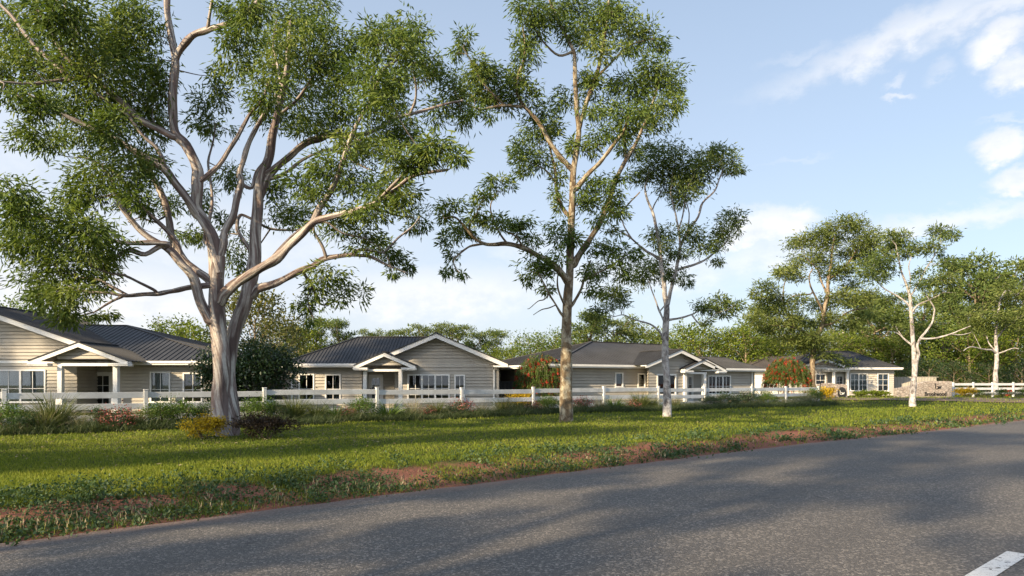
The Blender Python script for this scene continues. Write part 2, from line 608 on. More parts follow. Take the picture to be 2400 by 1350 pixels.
# side street into the estate, between the stone entrance walls
mb = MB()
sd = [(1950, 941, .05), (2060, 939.5, .10), (2200, 938.5, .18), (2330, 938, .24), (2480, 938, .26), (2700, 939, .26)]
near = [np.array([*on_plane(a_, b_ + 2.6, c_), c_]) for a_, b_, c_ in sd]
far_ = [np.array([*on_plane(a_, b_ - 1.8, c_), c_]) for a_, b_, c_ in sd]
nn = []
for q in near + far_:
    nn.append((q[0], q[1], gh(q[0], q[1]) + .035))
V = nn
k = len(sd)
sub_v, sub_f = [], []
for i in range(k - 1):
    for u in range(8):
        for s_ in (0, 1):
            tt = (u + s_) / 8
            for r_ in (0, 1):
                pa, pb = np.array(V[i + r_ * k]), np.array(V[i + 1 + r_ * k])
                q = pa + (pb - pa) * tt
                sub_v.append((q[0], q[1], gh(q[0], q[1]) + .05))
        b = len(sub_v) - 4
        sub_f.append((b, b + 2, b + 3, b + 1))
mb.v, mb.f = sub_v, sub_f
o = mb.build('side_street', M['asphalt'])
tag(o, kind='structure')

# ------------------------------------------------------------------ houses


class House:
    def __init__(s, name, label, ox, oy, rot=0., z0=0., clad='cladding', roof='roof_metal'):
        s.o = empty(name, (ox, oy, z0), rot)
        tag(s.o, label, 'house', 'single-storey weatherboard houses behind the fence')
        s.ox, s.oy, s.z0 = ox, oy, z0
        s.c, s.s = math.cos(rot), math.sin(rot)
        s.clad, s.roofm = clad, roof
    def world(s, x, y):
        return s.ox + s.c * x - s.s * y, s.oy + s.s * x + s.c * y
    def lx(s, px, b=0.):
        k = (px - 1200) / F
        return (k * (s.oy + s.c * b) - s.ox + s.s * b) / (s.c - k * s.s)
    def lz(s, py, px, b=0.):
        x = s.lx(px, b)
        wy = s.oy + s.s * x + s.c * b
        return EYE - (py - HOR) * wy / F - s.z0
    def part(s, mb, name, matname, parent=None, **k):
        return mb.build(name, M[matname], parent or s.o, **k)
    # lapped boards along a wall from p0 to p1; outside is to the right of the walk
    def boards(s, mb, p0, p1, top, zb=0.0, openings=(), pitch=.178):
        p0, p1 = np.array(p0, float), np.array(p1, float)
        L = np.linalg.norm(p1 - p0)
        d = (p1 - p0) / L
        nrm = np.array([d[1], -d[0]])
        if not isinstance(top, (list, tuple)):
            top = [(0, top), (L, top)]
        tt = np.array([q[0] for q in top])
        tz = np.array([q[1] for q in top])
        zmax = tz.max()
        ts = np.linspace(0, L, 400)
        zs_ = np.interp(ts, tt, tz)
        ip = int(np.argmax(zs_))
        def rngz(z):
            lo = 0. if zs_[0] >= z else float(np.interp(z, zs_[:ip + 1], ts[:ip + 1])) if ip > 0 else 0.
            hi = L if zs_[-1] >= z else float(np.interp(-z, -zs_[ip:], ts[ip:])) if ip < 399 else L
            return lo, hi
        zset = set(np.round(np.arange(zb, zmax, pitch), 4)) | {round(float(zmax), 4)}
        for (a_, b_, za, zc) in openings:
            zset |= {round(za, 4), round(zc, 4)}
        for z in tz:
            if z > zb: zset.add(round(float(z), 4))
        zl = sorted(z for z in zset if zb <= z <= zmax + 1e-6)
        def P(t_, z, o_):
            q = p0 + d * t_ + nrm * o_
            return (q[0], q[1], z)
        for za, zc in zip(zl[:-1], zl[1:]):
            if zc - za < 1e-3:
                continue
            l0, h0 = rngz(za + 1e-5)
            l1, h1 = rngz(zc - 1e-5)
            fr0 = ((za - zb) / pitch) % 1.0
            if fr0 > .995: fr0 = 0.
            G0, GD = .036, .04
            fr1 = fr0 + (zc - za) / pitch
            o0, o1 = .022 * (1 - fr0), .022 * (1 - min(fr1, 1))
            pieces = [[l0, h0, l1, h1]]
            for (a_, b_, oza, ozb) in openings:
                if oza <= za + 1e-4 and ozb >= zc - 1e-4:
                    nw = []
                    for q in pieces:
                        if b_ <= q[0] or a_ >= q[1]:
                            nw.append(q)
                            continue
                        if a_ > q[0] + .005: nw.append([q[0], a_, q[2], a_])
                        if b_ < q[1] - .005: nw.append([b_, q[1], b_, q[3]])
                    pieces = nw
            for q in pieces:
                if fr0 < .01 and zc - za > G0 + .01:
                    k_ = G0 / (zc - za)
                    l_, h_ = q[0] + (q[2] - q[0]) * k_, q[1] + (q[3] - q[1]) * k_
                    zg = za + G0
                    mb.face(P(q[0], za, -GD), P(q[1], za, -GD), P(h_, zg, -GD), P(l_, zg, -GD))
                    mb.face(P(q[0], za, .001), P(q[1], za, .001), P(q[1], za, -GD), P(q[0], za, -GD))
                    mb.face(P(l_, zg, -GD), P(h_, zg, -GD), P(h_, zg, o0), P(l_, zg, o0))
                    mb.face(P(l_, zg, o0), P(h_, zg, o0), P(q[3], zc, o1), P(q[2], zc, o1))
                else:
                    mb.face(P(q[0], za, o0), P(q[1], za, o0), P(q[3], zc, o1), P(q[2], zc, o1))
    def roof_face(s, mb, pts, ribs=.30, h=.035):
        pts = [Vector(q) for q in pts]
        mb.face(*pts)
        if not ribs:
            return
        e_ = (pts[1] - pts[0]).normalized()
        n_ = None
        for k_ in range(2, len(pts)):
            n_ = e_.cross(pts[k_] - pts[0])
            if n_.length > 1e-4:
                break
        n_.normalize()
        if n_.z < 0:
            n_ = -n_
        v_ = n_.cross(e_)
        if v_.z < 0:
            v_ = -v_
        q2 = [((q - pts[0]).dot(e_), (q - pts[0]).dot(v_)) for q in pts]
        us = [q[0] for q in q2]
        u = min(us) + ribs / 2
        while u < max(us):
            hit = []
            for i in range(len(q2)):
                (ua, va), (ub, vb) = q2[i], q2[(i + 1) % len(q2)]
                if (ua - u) * (ub - u) < 0:
                    hit.append(va + (vb - va) * (u - ua) / (ub - ua))
            if len(hit) >= 2 and max(hit) - min(hit) > .1:
                lo, hi = min(hit), max(hit)
                B = [pts[0] + e_ * (u + k_) + v_ * z_ for k_ in (-.022, .022) for z_ in (lo, hi)]
                T = [pts[0] + e_ * (u + k_) + v_ * z_ + n_ * h for k_ in (-.011, .011) for z_ in (lo, hi)]
                mb.face(B[0], T[0], T[1], B[1])
                mb.face(T[0], T[2], T[3], T[1])
                mb.face(T[2], B[2], B[3], T[3])
                mb.face(B[0], B[2], T[2], T[0])
            u += ribs
    def hip(s, x0, x1, y0, y1, ze, pl, pr, ribs=.30):
        """roof with eave rectangle and ridge end points pl, pr"""
        mb = MB()
        A, B, C, D = (x0, y0, ze), (x1, y0, ze), (x1, y1, ze), (x0, y1, ze)
        s.roof_face(mb, [A, B, pr, pl], ribs)
        s.roof_face(mb, [B, C, pr], ribs)
        s.roof_face(mb, [C, D, pl, pr], 0)
        s.roof_face(mb, [D, A, pl], ribs)
        for q, r_ in ((A, pl), (B, pr), (C, pr), (D, pl), (pl, pr)):
            mb.bar((q[0], q[1], q[2] + .02), (r_[0], r_[1], r_[2] + .02), .16, .05)
        r = s.part(mb, 'roof', s.roofm)
        f = MB()
        t_ = .05
        zt, zb = ze + .02, ze - .17
        f.box(x0 - t_, x1 + t_, y0 - t_, y0, zb, zt)
        f.box(x0 - t_, x1 + t_, y1, y1 + t_, zb, zt)
        f.box(x0 - t_, x0, y0 + .001, y1 - .001, zb, zt)
        f.box(x1, x1 + t_, y0 + .001, y1 - .001, zb, zt)
        # rolled gutter lip
        f.box(x0 - t_ - .05, x1 + t_ + .05, y0 - t_ - .055, y0 - t_, ze - .09, ze + .03)
        f.box(x1 + t_, x1 + t_ + .055, y0 - t_, y1, ze - .09, ze + .03)
        f.box(x0 - t_ - .055, x0 - t_, y0 - t_, y1, ze - .09, ze + .03)
        f.box(x0 + .002, x1 - .002, y0 + .002, y1 - .002, zb + .01, zb + .025)
        s.part(f, 'fascia', 'white_trim')
        return r
    def gable(s, xl, xr, xp, yf, yb, ze, zp, yw, barge=.22, ret=.5, ribs=.30, right=True, left=True):
        """front gable roof: slopes xl..xp..xr, front edge at yf, wall plane at yw"""
        mb = MB()
        if left: s.roof_face(mb, [(xl, yf, ze), (xl, yb, ze), (xp, yb, zp), (xp, yf, zp)][::-1][2:] + [(xl, yf, ze), (xl, yb, ze), (xp, yb, zp), (xp, yf, zp)][::-1][:2], ribs)
        if right: s.roof_face(mb, [(xr, yf, ze), (xr, yb, ze), (xp, yb, zp), (xp, yf, zp)], ribs)
        # metal edge capping along the rake
        for x in (xl, xr):
            mb.bar((x, yf - .01, ze + .005), (xp, yf - .01, zp + .005), .05, .045)
        mb.bar((xp, yf, zp + .03), (xp, yb, zp + .03), .2, .05)
        s.part(mb, 'gable_roof', s.roofm)
        f = MB()
        for x, sg in ((xl, 1), (xr, -1)):
            d = Vector((xp - x, 0, zp - ze)).normalized()
            # barge board with its lower end cut level
            sl = (zp - ze) / abs(xp - x)
            vb = barge / (abs(d.x))
            pts = [(x, ze - .02), (xp, zp - .02), (xp, zp - .02 - vb), (x + sg * max(0, (vb - .17) / sl), ze - .19), (x, ze - .19)]
            f.prism(pts if sg > 0 else pts[::-1], yf, yf + .035)
            # soffit lining behind the barge board
            pts = [(x, ze - .05), (xp, zp - .05), (xp, zp - .09), (x, ze - .09)]
            f.prism(pts if sg > 0 else pts[::-1], yf + .036, yw + .02)
        s.part(f, 'barge_board', 'white_trim')
        if ret:
            for x, sg in ((xl, 1), (xr, -1)):
                f = MB()
                a_, b_ = sorted((x - sg * .04, x + sg * ret))
                f.box(a_, b_, yf - .05, yw + .01, ze - .19, ze - .115)
                f.box(a_ + .03, b_ - .002, yf - .02, yw + .01, ze - .25, ze - .188)
                s.part(f, 'eave_return', 'white_trim')
    def window(s, b, x0, x1, z0, z1, panels=1, cols=2, row=.36, curtain=1, name='window', sill=True, fr=.075):
        f = MB()
        y0, y1 = b - .055, b + .07
        f.box(x0, x0 + fr, y0, y1, z0, z1)
        f.box(x1 - fr, x1, y0, y1, z0, z1)
        f.box(x0 + fr, x1 - fr, y0, y1, z1 - fr, z1)
        f.box(x0 + fr, x1 - fr, y0, y1, z0, z0 + fr)
        if sill:
            f.box(x0 - .04, x1 + .04, y0 - .05, y0, z0 - .015, z0 + .035)
        ix0, ix1, iz0, iz1 = x0 + fr, x1 - fr, z0 + fr, z1 - fr
        pw = (ix1 - ix0) / panels
        for k_ in range(1, panels):
            xm = ix0 + pw * k_
            f.box(xm - .05, xm + .05, y0 + .02, y1, iz0, iz1)
        for k_ in range(panels):
            for c_ in range(1, cols):
                xm = ix0 + pw * k_ + pw * c_ / cols
                f.box(xm - .014, xm + .014, b - .005, b + .03, iz0, iz1)
        if row:
            rows = row if isinstance(row, (list, tuple)) else [row]
            for rr in rows:
                zz = iz0 + (iz1 - iz0) * rr
                f.box(ix0, ix1, b - .007, b + .028, zz - .014, zz + .014)
        w_ = s.part(f, name, 'white_trim')
        g = MB()
        g.box(ix0 - .005, ix1 + .005, b + .012, b + .018, iz0 - .005, iz1 + .005)
        s.part(g, 'pane', 'glass', w_)
        if curtain:
            spans = {1: [(ix0, ix1)], 2: [(ix0, ix0 + (ix1 - ix0) * .22), (ix1 - (ix1 - ix0) * .22, ix1)], 3: [(ix0, ix0 + (ix1 - ix0) * .45)]}[curtain]
            for (ca, cb) in spans:
                c_ = MB()
                n_ = max(6, int((cb - ca) / .045))
                for k_ in range(n_):
                    xa, xb = ca + (cb - ca) * k_ / n_, ca + (cb - ca) * (k_ + 1) / n_
                    ya = b + .11 + .035 * math.sin(k_ * 2.1) + .015 * math.sin(k_ * .9)
                    yb_ = b + .11 + .035 * math.sin((k_ + 1) * 2.1) + .015 * math.sin((k_ + 1) * .9)
                    c_.face((xa, ya, iz0), (xb, yb_, iz0), (xb, yb_, iz1), (xa, ya, iz1))
                s.part(c_, 'curtain', 'curtain', w_)
        return w_
    def door(s, b, x0, x1, z0, z1, gl=.55):
        f = MB()
        y0, y1 = b - .05, b + .06
        fr = .08
        f.box(x0, x0 + fr, y0, y1, z0, z1)
        f.box(x1 - fr, x1, y0, y1, z0, z1)
        f.box(x0 + fr, x1 - fr, y0, y1, z1 - fr, z1)
        ix0, ix1 = x0 + fr, x1 - fr
        # leaf with glazed panel
        w_ = ix1 - ix0
        gx0, gx1, gz0, gz1 = ix0 + w_ * .16, ix1 - w_ * .16, z0 + .35, z1 - fr - .13
        yy0, yy1 = b - .02, b + .025
        f.box(ix0 + .001, gx0, yy0, yy1, z0, z1 - fr - .001)
        f.box(gx1, ix1 - .001, yy0, yy1, z0, z1 - fr - .001)
        f.box(gx0, gx1, yy0, yy1, gz1, z1 - fr - .001)
        f.box(gx0, gx1, yy0, yy1, z0, gz0)
        xm = (gx0 + gx1) / 2
        f.box(xm - .013, xm + .013, yy0, yy1, gz0, gz1)
        for q in (.33, .66):
            zz = gz0 + (gz1 - gz0) * q
            f.box(gx0, gx1, yy0 + .002, yy1 - .002, zz - .013, zz + .013)
        d_ = s.part(f, 'door', 'white_trim')
        g = MB()
        g.box(gx0 - .004, gx1 + .004, b, b + .006, gz0 - .004, gz1 + .004)
        s.part(g, 'pane', 'glass', d_)
        h_ = MB()
        h_.box(gx0 - .09, gx0 - .05, yy0 - .05, yy0, z0 + 1.0, z0 + 1.16)
        h_.box(gx0 - .09, gx0 + .03, yy0 - .06, yy0 - .05, z0 + 1.07, z0 + 1.1)
        s.part(h_, 'handle', 'dark_metal', d_)
        return d_
    def post(s, x0, x1, y0, y1, z1, base=0.):
        f = MB()
        f.box(x0, x1, y0, y1, 0, z1)
        if base:
            f.box(x0 - base, x1 + base, y0 - base, y1 + base, 0, .85)
        return s.part(f, 'porch_post', 'white_trim', bevel=.01)
    def corner(s, x, y, z1, sx_=1):
        f = MB()
        f.box(x - .045, x + .045, y - .05, y + .03, 0, z1)
        s.part(f, 'corner_trim', s.clad)
        f = MB()
        sg = -1 if x > 0 else 1
        f.box(x + sg * .22 - .04, x + sg * .22 + .04, y - .105, y - .035, .05, z1 - .16)
        f.bar((x + sg * .22, y - .07, z1 - .15), (x + sg * .22, y - .45, z1 + .02), .08, .06)
        s.part(f, 'downpipe', 'white_trim')
    def slab(s, x0, x1, y0, y1):
        f = MB()
        f.box(x0, x1, y0, y1, -.4, .02)
        s.part(f, 'base_slab', 'concrete')


# ---- first house, left edge of the frame
H = House('weatherboard_house', 'beige weatherboard house under a ribbed dark roof, cut off by the left edge', (250 - 1200) / 46, F / 46, 0, 0)
b0 = 0.
zE = 2.60
xg0, xg1, xgp = H.lx(-450), H.lx(322), H.lx(-64)
zgp = H.lz(708, -64, -.5)
yov = -.55
sl = (zgp - zE) / (xg1 - xgp)
xw0, xw1 = H.lx(-430), H.lx(181)
xpost0, xpost1 = H.lx(139), H.lx(270)
bw = .62
xr = H.lx(548, bw)
def gtop(x):
    return zE + sl * min(x - xg0, xg1 - x) - .1
cm = MB()
ops = [(H.lx(-12) - xw0, H.lx(108) - xw0, H.lz(944, 50), H.lz(866, 50))]
H.boards(cm, (xw0, b0), (xw1, b0), [(0, gtop(xw0)), (xgp - xw0, gtop(xgp)), (xw1 - xw0, gtop(xw1))], 0, ops)
yd = 1.7
zs = 2.42
H.boards(cm, (xw1, b0), (xw1, yd), zs)                       # recess, left return
H.boards(cm, (xw1, yd), (H.lx(275, bw), yd), zs, 0, [(H.lx(216, yd) - xw1, H.lx(266, yd) - xw1, .0, H.lz(872, 240, yd))])
xx = H.lx(275, bw)
H.boards(cm, (xx, yd), (xx, bw), zs)
ops = [(H.lx(352, bw) - xx, H.lx(400, bw) - xx, H.lz(944, 370, bw), H.lz(871, 370, bw)), (H.lx(429, bw) - xx, H.lx(475, bw) - xx, H.lz(944, 450, bw), H.lz(873, 450, bw))]
H.boards(cm, (xx, bw), (xr, bw), zs, 0, ops)
H.boards(cm, (xr, bw), (xr, 12.5), zs)
H.boards(cm, (xr, 12.5), (xw0, 12.5), zs)
H.boards(cm, (xw0, 12.5), (xw0, b0), zs)
# gable wall above the porch ceiling, to the right of the left wall
H.boards(cm, (xw1, b0 + .01), (xg1 - .3, b0 + .01), [(0, gtop(xw1)), (xg1 - .3 - xw1, zs + .02)], zs)
H.part(cm, 'wall', 'cladding')
H.slab(xw0, xr, -.02, 12.5)
H.window(b0, H.lx(-12), H.lx(108), H.lz(944, 50), H.lz(866, 50), 2, 2, .42, 1)
H.window(bw, H.lx(352, bw), H.lx(400, bw), H.lz(944, 370, bw), H.lz(871, 370, bw), 1, 2, .42, 1)
H.window(bw, H.lx(429, bw), H.lx(475, bw), H.lz(944, 450, bw), H.lz(873, 450, bw), 1, 2, .42, 0)
H.door(yd, H.lx(216, yd), H.lx(266, yd), .02, H.lz(872, 240, yd))
Y1 = 6.5
pr = (H.lx(297, Y1 - .5), Y1 - .5, H.lz(763, 297, Y1 - .5))
H.hip(xw0 - .3, xr + .5, bw - .55, 13.1, zE - .02, (pr[0] - 12, Y1 - .5, pr[2] + .02), pr, .30)
H.gable(xg0, xg1, xgp, yov - .04, Y1 + 2, zE + .01, zgp, b0, .24, 0, .30)
# porch gable
yp = -1.45
xp = H.lx(193, yp)
zp = H.lz(803, 193, yp)
xl_, xr_ = H.lx(78, yp), H.lx(308, yp)
zpe = H.lz(846, 193, yp)
H.gable(xl_, xr_, xp, yp - .35, 1.5, zpe, zp, yp, .2, .95, .30)
pm = MB()
pz = H.lz(851, 193, yp)
pl0, pl1 = H.lx(134, yp), H.lx(275, yp)
sp = (zp - zpe) / (xr_ - xp)
H.boards(pm, (pl0, yp), (pl1, yp), [(0, zpe + sp * (pl0 - xl_) - .1), (xp - pl0, zp - .12), (pl1 - pl0, zpe + sp * (xr_ - pl1) - .1)], pz)
H.part(pm, 'porch_gable', 'cladding')
bm_ = MB()
bm_.box(pl0, pl1, yp + .02, yp + .2, pz - .14, pz)
bm_.box(pl0, pl0 + .14, yp + .2, b0, pz - .14, pz)
bm_.box(pl1 - .14, pl1, yp + .2, b0, pz - .14, pz)
bm_.box(pl0 + .14, pl1 - .14, yp + .2, b0 + .02, pz - .05, pz - .02)
H.part(bm_, 'porch_beam', 'white_trim')
for q in (139, 269.5):
    x = H.lx(q, yp)
    H.post(x - .115, x + .115, yp + .0, yp + .23, pz - .141, .05)
H.corner(xr, bw, zs)

# ---- second house, centre
H = House('weatherboard_house', 'beige weatherboard house whose wide front gable has a three-panel window', (922 - 1200) / 42, F / 42, 0, 0)
zE = 2.55
xa, xb = H.lx(667), H.lx(1167)
bw = .66
xg0, xg1, xgp = H.lx(850, -.5), H.lx(1190, -.5), H.lx(1022, -.5)
zgp = H.lz(781, 1022, -.5)
sl = (zgp - zE) / (xg1 - xgp)
def gtop(x):
    return zE + sl * min(x - xg0, xg1 - x) - .1
zs = 2.40
cm = MB()
xpl = H.lx(848, bw)
ops = [(H.lx(700, bw) - xa, H.lx(737, bw) - xa, H.lz(938, 718, bw), H.lz(876, 718, bw)), (H.lx(762, bw) - xa, H.lx(799, bw) - xa, H.lz(938, 780, bw), H.lz(877, 780, bw))]
H.boards(cm, (xa, bw), (xpl, bw), zs, 0, ops)
yd = 1.7
xrr = H.lx(925)
H.boards(cm, (xpl, bw), (xpl, yd), zs)
H.boards(cm, (xpl, yd), (xrr, yd), zs, 0, [(H.lx(864, yd) - xpl, H.lx(898, yd) - xpl, 0, H.lz(878, 880, yd))])
H.boards(cm, (xrr, yd), (xrr, 0), zs)
ops = [(H.lx(955) - xrr, H.lx(1054) - xrr, H.lz(941, 1000), H.lz(877, 1000)), (H.lx(1065) - xrr, H.lx(1090) - xrr, H.lz(941, 1078), H.lz(878, 1078))]
H.boards(cm, (xrr, 0), (xb, 0), [(0, gtop(xrr)), (xgp - xrr, gtop(xgp)), (xb - xrr, gtop(xb))], 0, ops)
H.boards(cm, (xg0 + .3, .01), (xrr, .01), [(0, zs + .02), (xrr - xg0 - .3, gtop(xrr))], zs)
H.boards(cm, (xb, 0), (xb, 11), zs)
H.boards(cm, (xb, 11), (xa, 11), zs)
H.boards(cm, (xa, 11), (xa, bw), zs)
H.part(cm, 'wall', 'cladding')
H.slab(xa, xb, -.02, 11)
H.window(bw, H.lx(700, bw), H.lx(737, bw), H.lz(938, 718, bw), H.lz(876, 718, bw), 1, 2, .42, 0)
H.window(bw, H.lx(762, bw), H.lx(799, bw), H.lz(938, 780, bw), H.lz(877, 780, bw), 1, 2, .42, 0)
H.window(0, H.lx(955), H.lx(1054), H.lz(941, 1000), H.lz(877, 1000), 3, 2, [.22, .47], 0)
H.window(0, H.lx(1065), H.lx(1090), H.lz(941, 1078), H.lz(878, 1078), 1, 2, [.22, .47], 0)
H.door(yd, H.lx(864, yd), H.lx(898, yd), .02, H.lz(878, 880, yd))
d = 3.6
x0 = H.lx(654, bw - .55)
pl = (H.lx(840, bw - .55 + d), bw - .55 + d, H.lz(790, 840, bw - .55 + d))
H.hip(x0, xb - .6, bw - .55, 11.4, zE - .01, pl, (H.lx(1040, 5), pl[1], pl[2]), .19)
H.gable(xg0, xg1, xgp, -.53, 9, zE, zgp, 0, .22, 0, .25)
f = MB()   # boxed eave end on the right of the gable
f.box(xg1 - .75, xg1 + .03, -.5, 10.6, zE - .19, zE - .10)
H.part(f, 'eave_return', 'white_trim')
yp = -1.1
xp = H.lx(903, yp)
zp = H.lz(826, 903, yp)
xl_, xr_ = H.lx(832, yp), H.lx(975, yp)
zpe = H.lz(857, 903, yp)
H.gable(xl_, xr_, xp, yp - .35, 3, zpe, zp, yp, .19, .75, .25)
pz = H.lz(865, 903, yp)
pl0, pl1 = H.lx(852, yp), H.lx(941, yp)
sp = (zp - zpe) / (xr_ - xp)
pm = MB()
H.boards(pm, (pl0, yp), (pl1, yp), [(0, zpe + sp * (pl0 - xl_) - .1), (xp - pl0, zp - .12), (pl1 - pl0, zpe + sp * (xr_ - pl1) - .1)], pz)
H.part(pm, 'porch_gable', 'cladding')
bm_ = MB()
bm_.box(pl0, pl1, yp + .02, yp + .2, pz - .13, pz)
bm_.box(pl0, pl0 + .13, yp + .2, bw - .001, pz - .13, pz)
bm_.box(pl1 - .13, pl1, yp + .2, -.03, pz - .13, pz)
bm_.box(pl0 + .13, pl1 - .13, yp + .2, bw + .02, pz - .05, pz - .02)
H.part(bm_, 'porch_beam', 'white_trim')
for q in (854.8, 938.2):
    x = H.lx(q, yp)
    H.post(x - .1, x + .1, yp, yp + .2, pz - .131, .0)
H.corner(xa, bw, zs)
H.corner(xb, 0, zs)

# ---- third house, turned towards the street bend
rot = R(28)
H = House('weatherboard_house', 'beige weatherboard house with long dark hip roof and two nested gables behind slim white trunk', 1.6, 39.1, rot, 0)
zE = 2.58
bw = .5
xa = H.lx(1302, bw)
xc = H.lx(1516, bw)        # gable wall starts
ov = .5
yg = -.75                  # gable wall stands forward
zs = 2.42
cm = MB()
ops = [(H.lx(1441, bw) - xa, H.lx(1460, bw) - xa, H.lz(908, 1450, bw), H.lz(873, 1450, bw)), (H.lx(1494, bw) - xa, H.lx(1512, bw) - xa, H.lz(909, 1502, bw), H.lz(875, 1502, bw))]
H.boards(cm, (xa, bw), (xc, bw), zs, 0, ops)
xgl, xgr = H.lx(1520, yg), H.lx(1604, yg)
H.boards(cm, (xc, bw), (xgl, yg), zs)
xg0, xg1 = H.lx(1514, yg - ov), H.lx(1676, yg - ov)
xgp = (xg0 + xg1) / 2
zgp = H.lz(819, 1597, yg - ov)
sl = (zgp - zE) / (xg1 - xgp)
def gtop(x):
    return zE + sl * min(x - xg0, xg1 - x) - .1
ops = [(H.lx(1539, yg) - xgl, H.lx(1584, yg) - xgl, H.lz(926, 1560, yg), H.lz(877, 1560, yg))]
H.boards(cm, (xgl, yg), (xgr, yg), [(0, gtop(xgl)), (xgp - xgl, gtop(xgp)), (xgr - xgl, gtop(xgr))] if xgp < xgr else [(0, gtop(xgl)), (xgr - xgl, gtop(xgr))], 0, ops)
yr_ = 1.6                  # right wing wall plane
xrw0, xrw1 = H.lx(1655, yr_), H.lx(1766, yr_)
yd = yr_ + .3
H.boards(cm, (xgr, yg), (xgr, yd), zs)
H.boards(cm, (xgr, yg + .01), (xg1 - .3, yg + .01), [(0, gtop(xgr)), (max(xgp - xgr, .01), gtop(max(xgp, xgr))), (xg1 - .3 - xgr, zs + .02)], zs)
H.boards(cm, (xgr, yd), (xrw0, yd), zs, 0, [(H.lx(1610, yd) - xgr, H.lx(1624, yd) - xgr, 0., 2.1)] if H.lx(1610, yd) > xgr else [])
H.boards(cm, (xrw0, yd), (xrw0, yr_), zs)
ops = [(H.lx(1659, yr_) - xrw0, H.lx(1712, yr_) - xrw0, H.lz(924, 1690, yr_), H.lz(880, 1690, yr_))]
H.boards(cm, (xrw0, yr_), (xrw1, yr_), zs, 0, ops)
H.boards(cm, (xrw1, yr_), (xrw1, 11), zs)
H.boards(cm, (xrw1, 11), (xa, 11), zs)
H.boards(cm, (xa, 11), (xa, bw), zs)
H.part(cm, 'wall', 'cladding')
H.slab(xa, xrw1, yr_, 11)
f = MB()
f.box(xa, xgr, bw + .02, yr_ - .002, -.4, .02)
f.box(xgl, xgr, yg + .02, bw + .018, -.4, .02)
H.part(f, 'base_slab', 'concrete')
H.window(bw, H.lx(1441, bw), H.lx(1460, bw), H.lz(908, 1450, bw), H.lz(873, 1450, bw), 1, 1, 0, 0)
H.window(bw, H.lx(1494, bw), H.lx(1512, bw), H.lz(909, 1502, bw), H.lz(875, 1502, bw), 1, 1, 0, 0)
H.window(yg, H.lx(1539, yg), H.lx(1584, yg), H.lz(926, 1560, yg), H.lz(877, 1560, yg), 2, 1, 0, 3)
H.window(yr_, H.lx(1659, yr_), H.lx(1712, yr_), H.lz(924, 1690, yr_), H.lz(880, 1690, yr_), 3, 2, .42, 2)
if H.lx(1610, yd) > xgr:
    H.door(yd, H.lx(1610, yd), H.lx(1624, yd), .02, 2.1)
ye = bw - ov
d = 4.6
pl = (H.lx(1386, ye + d), ye + d, H.lz(801, 1386, ye + d))
x1e = H.lx(1665, ye)
H.hip(H.lx(1291, ye), x1e, ye, 11.5, zE - .02, pl, (pl[0] + 6.0, pl[1], pl[2] - .05), .25)
yre = yr_ - ov
zr = 2.47
d2 = 4.2
xre = H.lx(1790, yre)
pr = (H.lx(1695, yre + d2), yre + d2, H.lz(838, 1695, yre + d2))
H.hip(xgr - .6, xre, yre, 11.2, zr, (xgr + .5, yre + d2, pr[2]), pr, .25)
H.gable(xg0, xg1, xgp, yg - ov, 6, zE + .01, zgp, yg, .2, 0, .25)
yp = -.9
xp = H.lx(1645, yp)
zp = H.lz(841, 1645, yp)
zpe = H.lz(865, 1645, yp)
xl_, xr_ = H.lx(1596, yp), 0
xr_ = xp + (xp - xl_)
H.gable(xl_, xr_, xp, yp - .35, 3.6, zpe, zp, yp, .16, .7, .25)
pl0, pl1 = H.lx(1604, yp), H.lx(1656, yp)
pl1 = H.lx(1657, yp)
pz = zpe - .2
sp = (zp - zpe) / (xr_ - xp)
pm = MB()
H.boards(pm, (pl0, yp), (pl1, yp), [(0, zpe + sp * (pl0 - xl_) - .08), (xp - pl0, zp - .1), (pl1 - pl0, zpe + sp * (xr_ - pl1) - .08)], pz)
H.part(pm, 'porch_gable', 'cladding')
bm_ = MB()
bm_.box(pl0, pl1, yp + .02, yp + .18, pz - .12, pz)
bm_.box(pl1 - .12, pl1, yp + .18, yr_ - .03, pz - .12, pz)
bm_.box(pl0 + .12, pl1 - .12, yp + .18, yr_ + .25, pz - .05, pz - .02)
H.part(bm_, 'porch_beam', 'white_trim')
for q in (1607.5, 1652.5):
    x = H.lx(q, yp)
    H.post(x - .11, x + .11, yp, yp + .22, pz - .121)
H.corner(xrw1, yr_, zs)

# ---- fourth house, right, in the sun
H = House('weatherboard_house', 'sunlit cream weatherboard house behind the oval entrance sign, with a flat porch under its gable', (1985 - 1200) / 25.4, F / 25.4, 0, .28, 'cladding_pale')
zE = 2.60
xa, xb = H.lx(1884), H.lx(2095)
zs = 2.44
cm = MB()
xg0, xg1, xgp = H.lx(1868, -.5), H.lx(1996, -.5), H.lx(1931, -.5)
zgp = H.lz(839, 1931, -.5)
sl = (zgp - zE) / (xg1 - xgp)
def gtop(x):
    return zE + sl * min(x - xg0, xg1 - x) - .1
xm = H.lx(1940)
H.boards(cm, (xa, 0), (xm, 0), [(0, gtop(xa)), (xgp - xa, gtop(xgp)), (xm - xa, gtop(xm))], 0, [(H.lx(1910) - xa, H.lx(1935) - xa, H.lz(902, 1920), H.lz(876, 1920))])
H.boards(cm, (xm, .01), (xg1 - .3, .01), [(0, gtop(xm)), (xg1 - .3 - xm, zs + .02)], zs)
yd = 1.3
bw = .6
xq = H.lx(1987, bw)
xb = H.lx(2095, bw)
H.boards(cm, (xm, 0), (xm, yd), zs)
H.boards(cm, (xm, yd), (xq, yd), zs, 0, [(H.lx(1957, yd) - xm, H.lx(1978, yd) - xm, 0, H.lz(877, 1967, yd))])
H.boards(cm, (xq, yd), (xq, bw), zs)
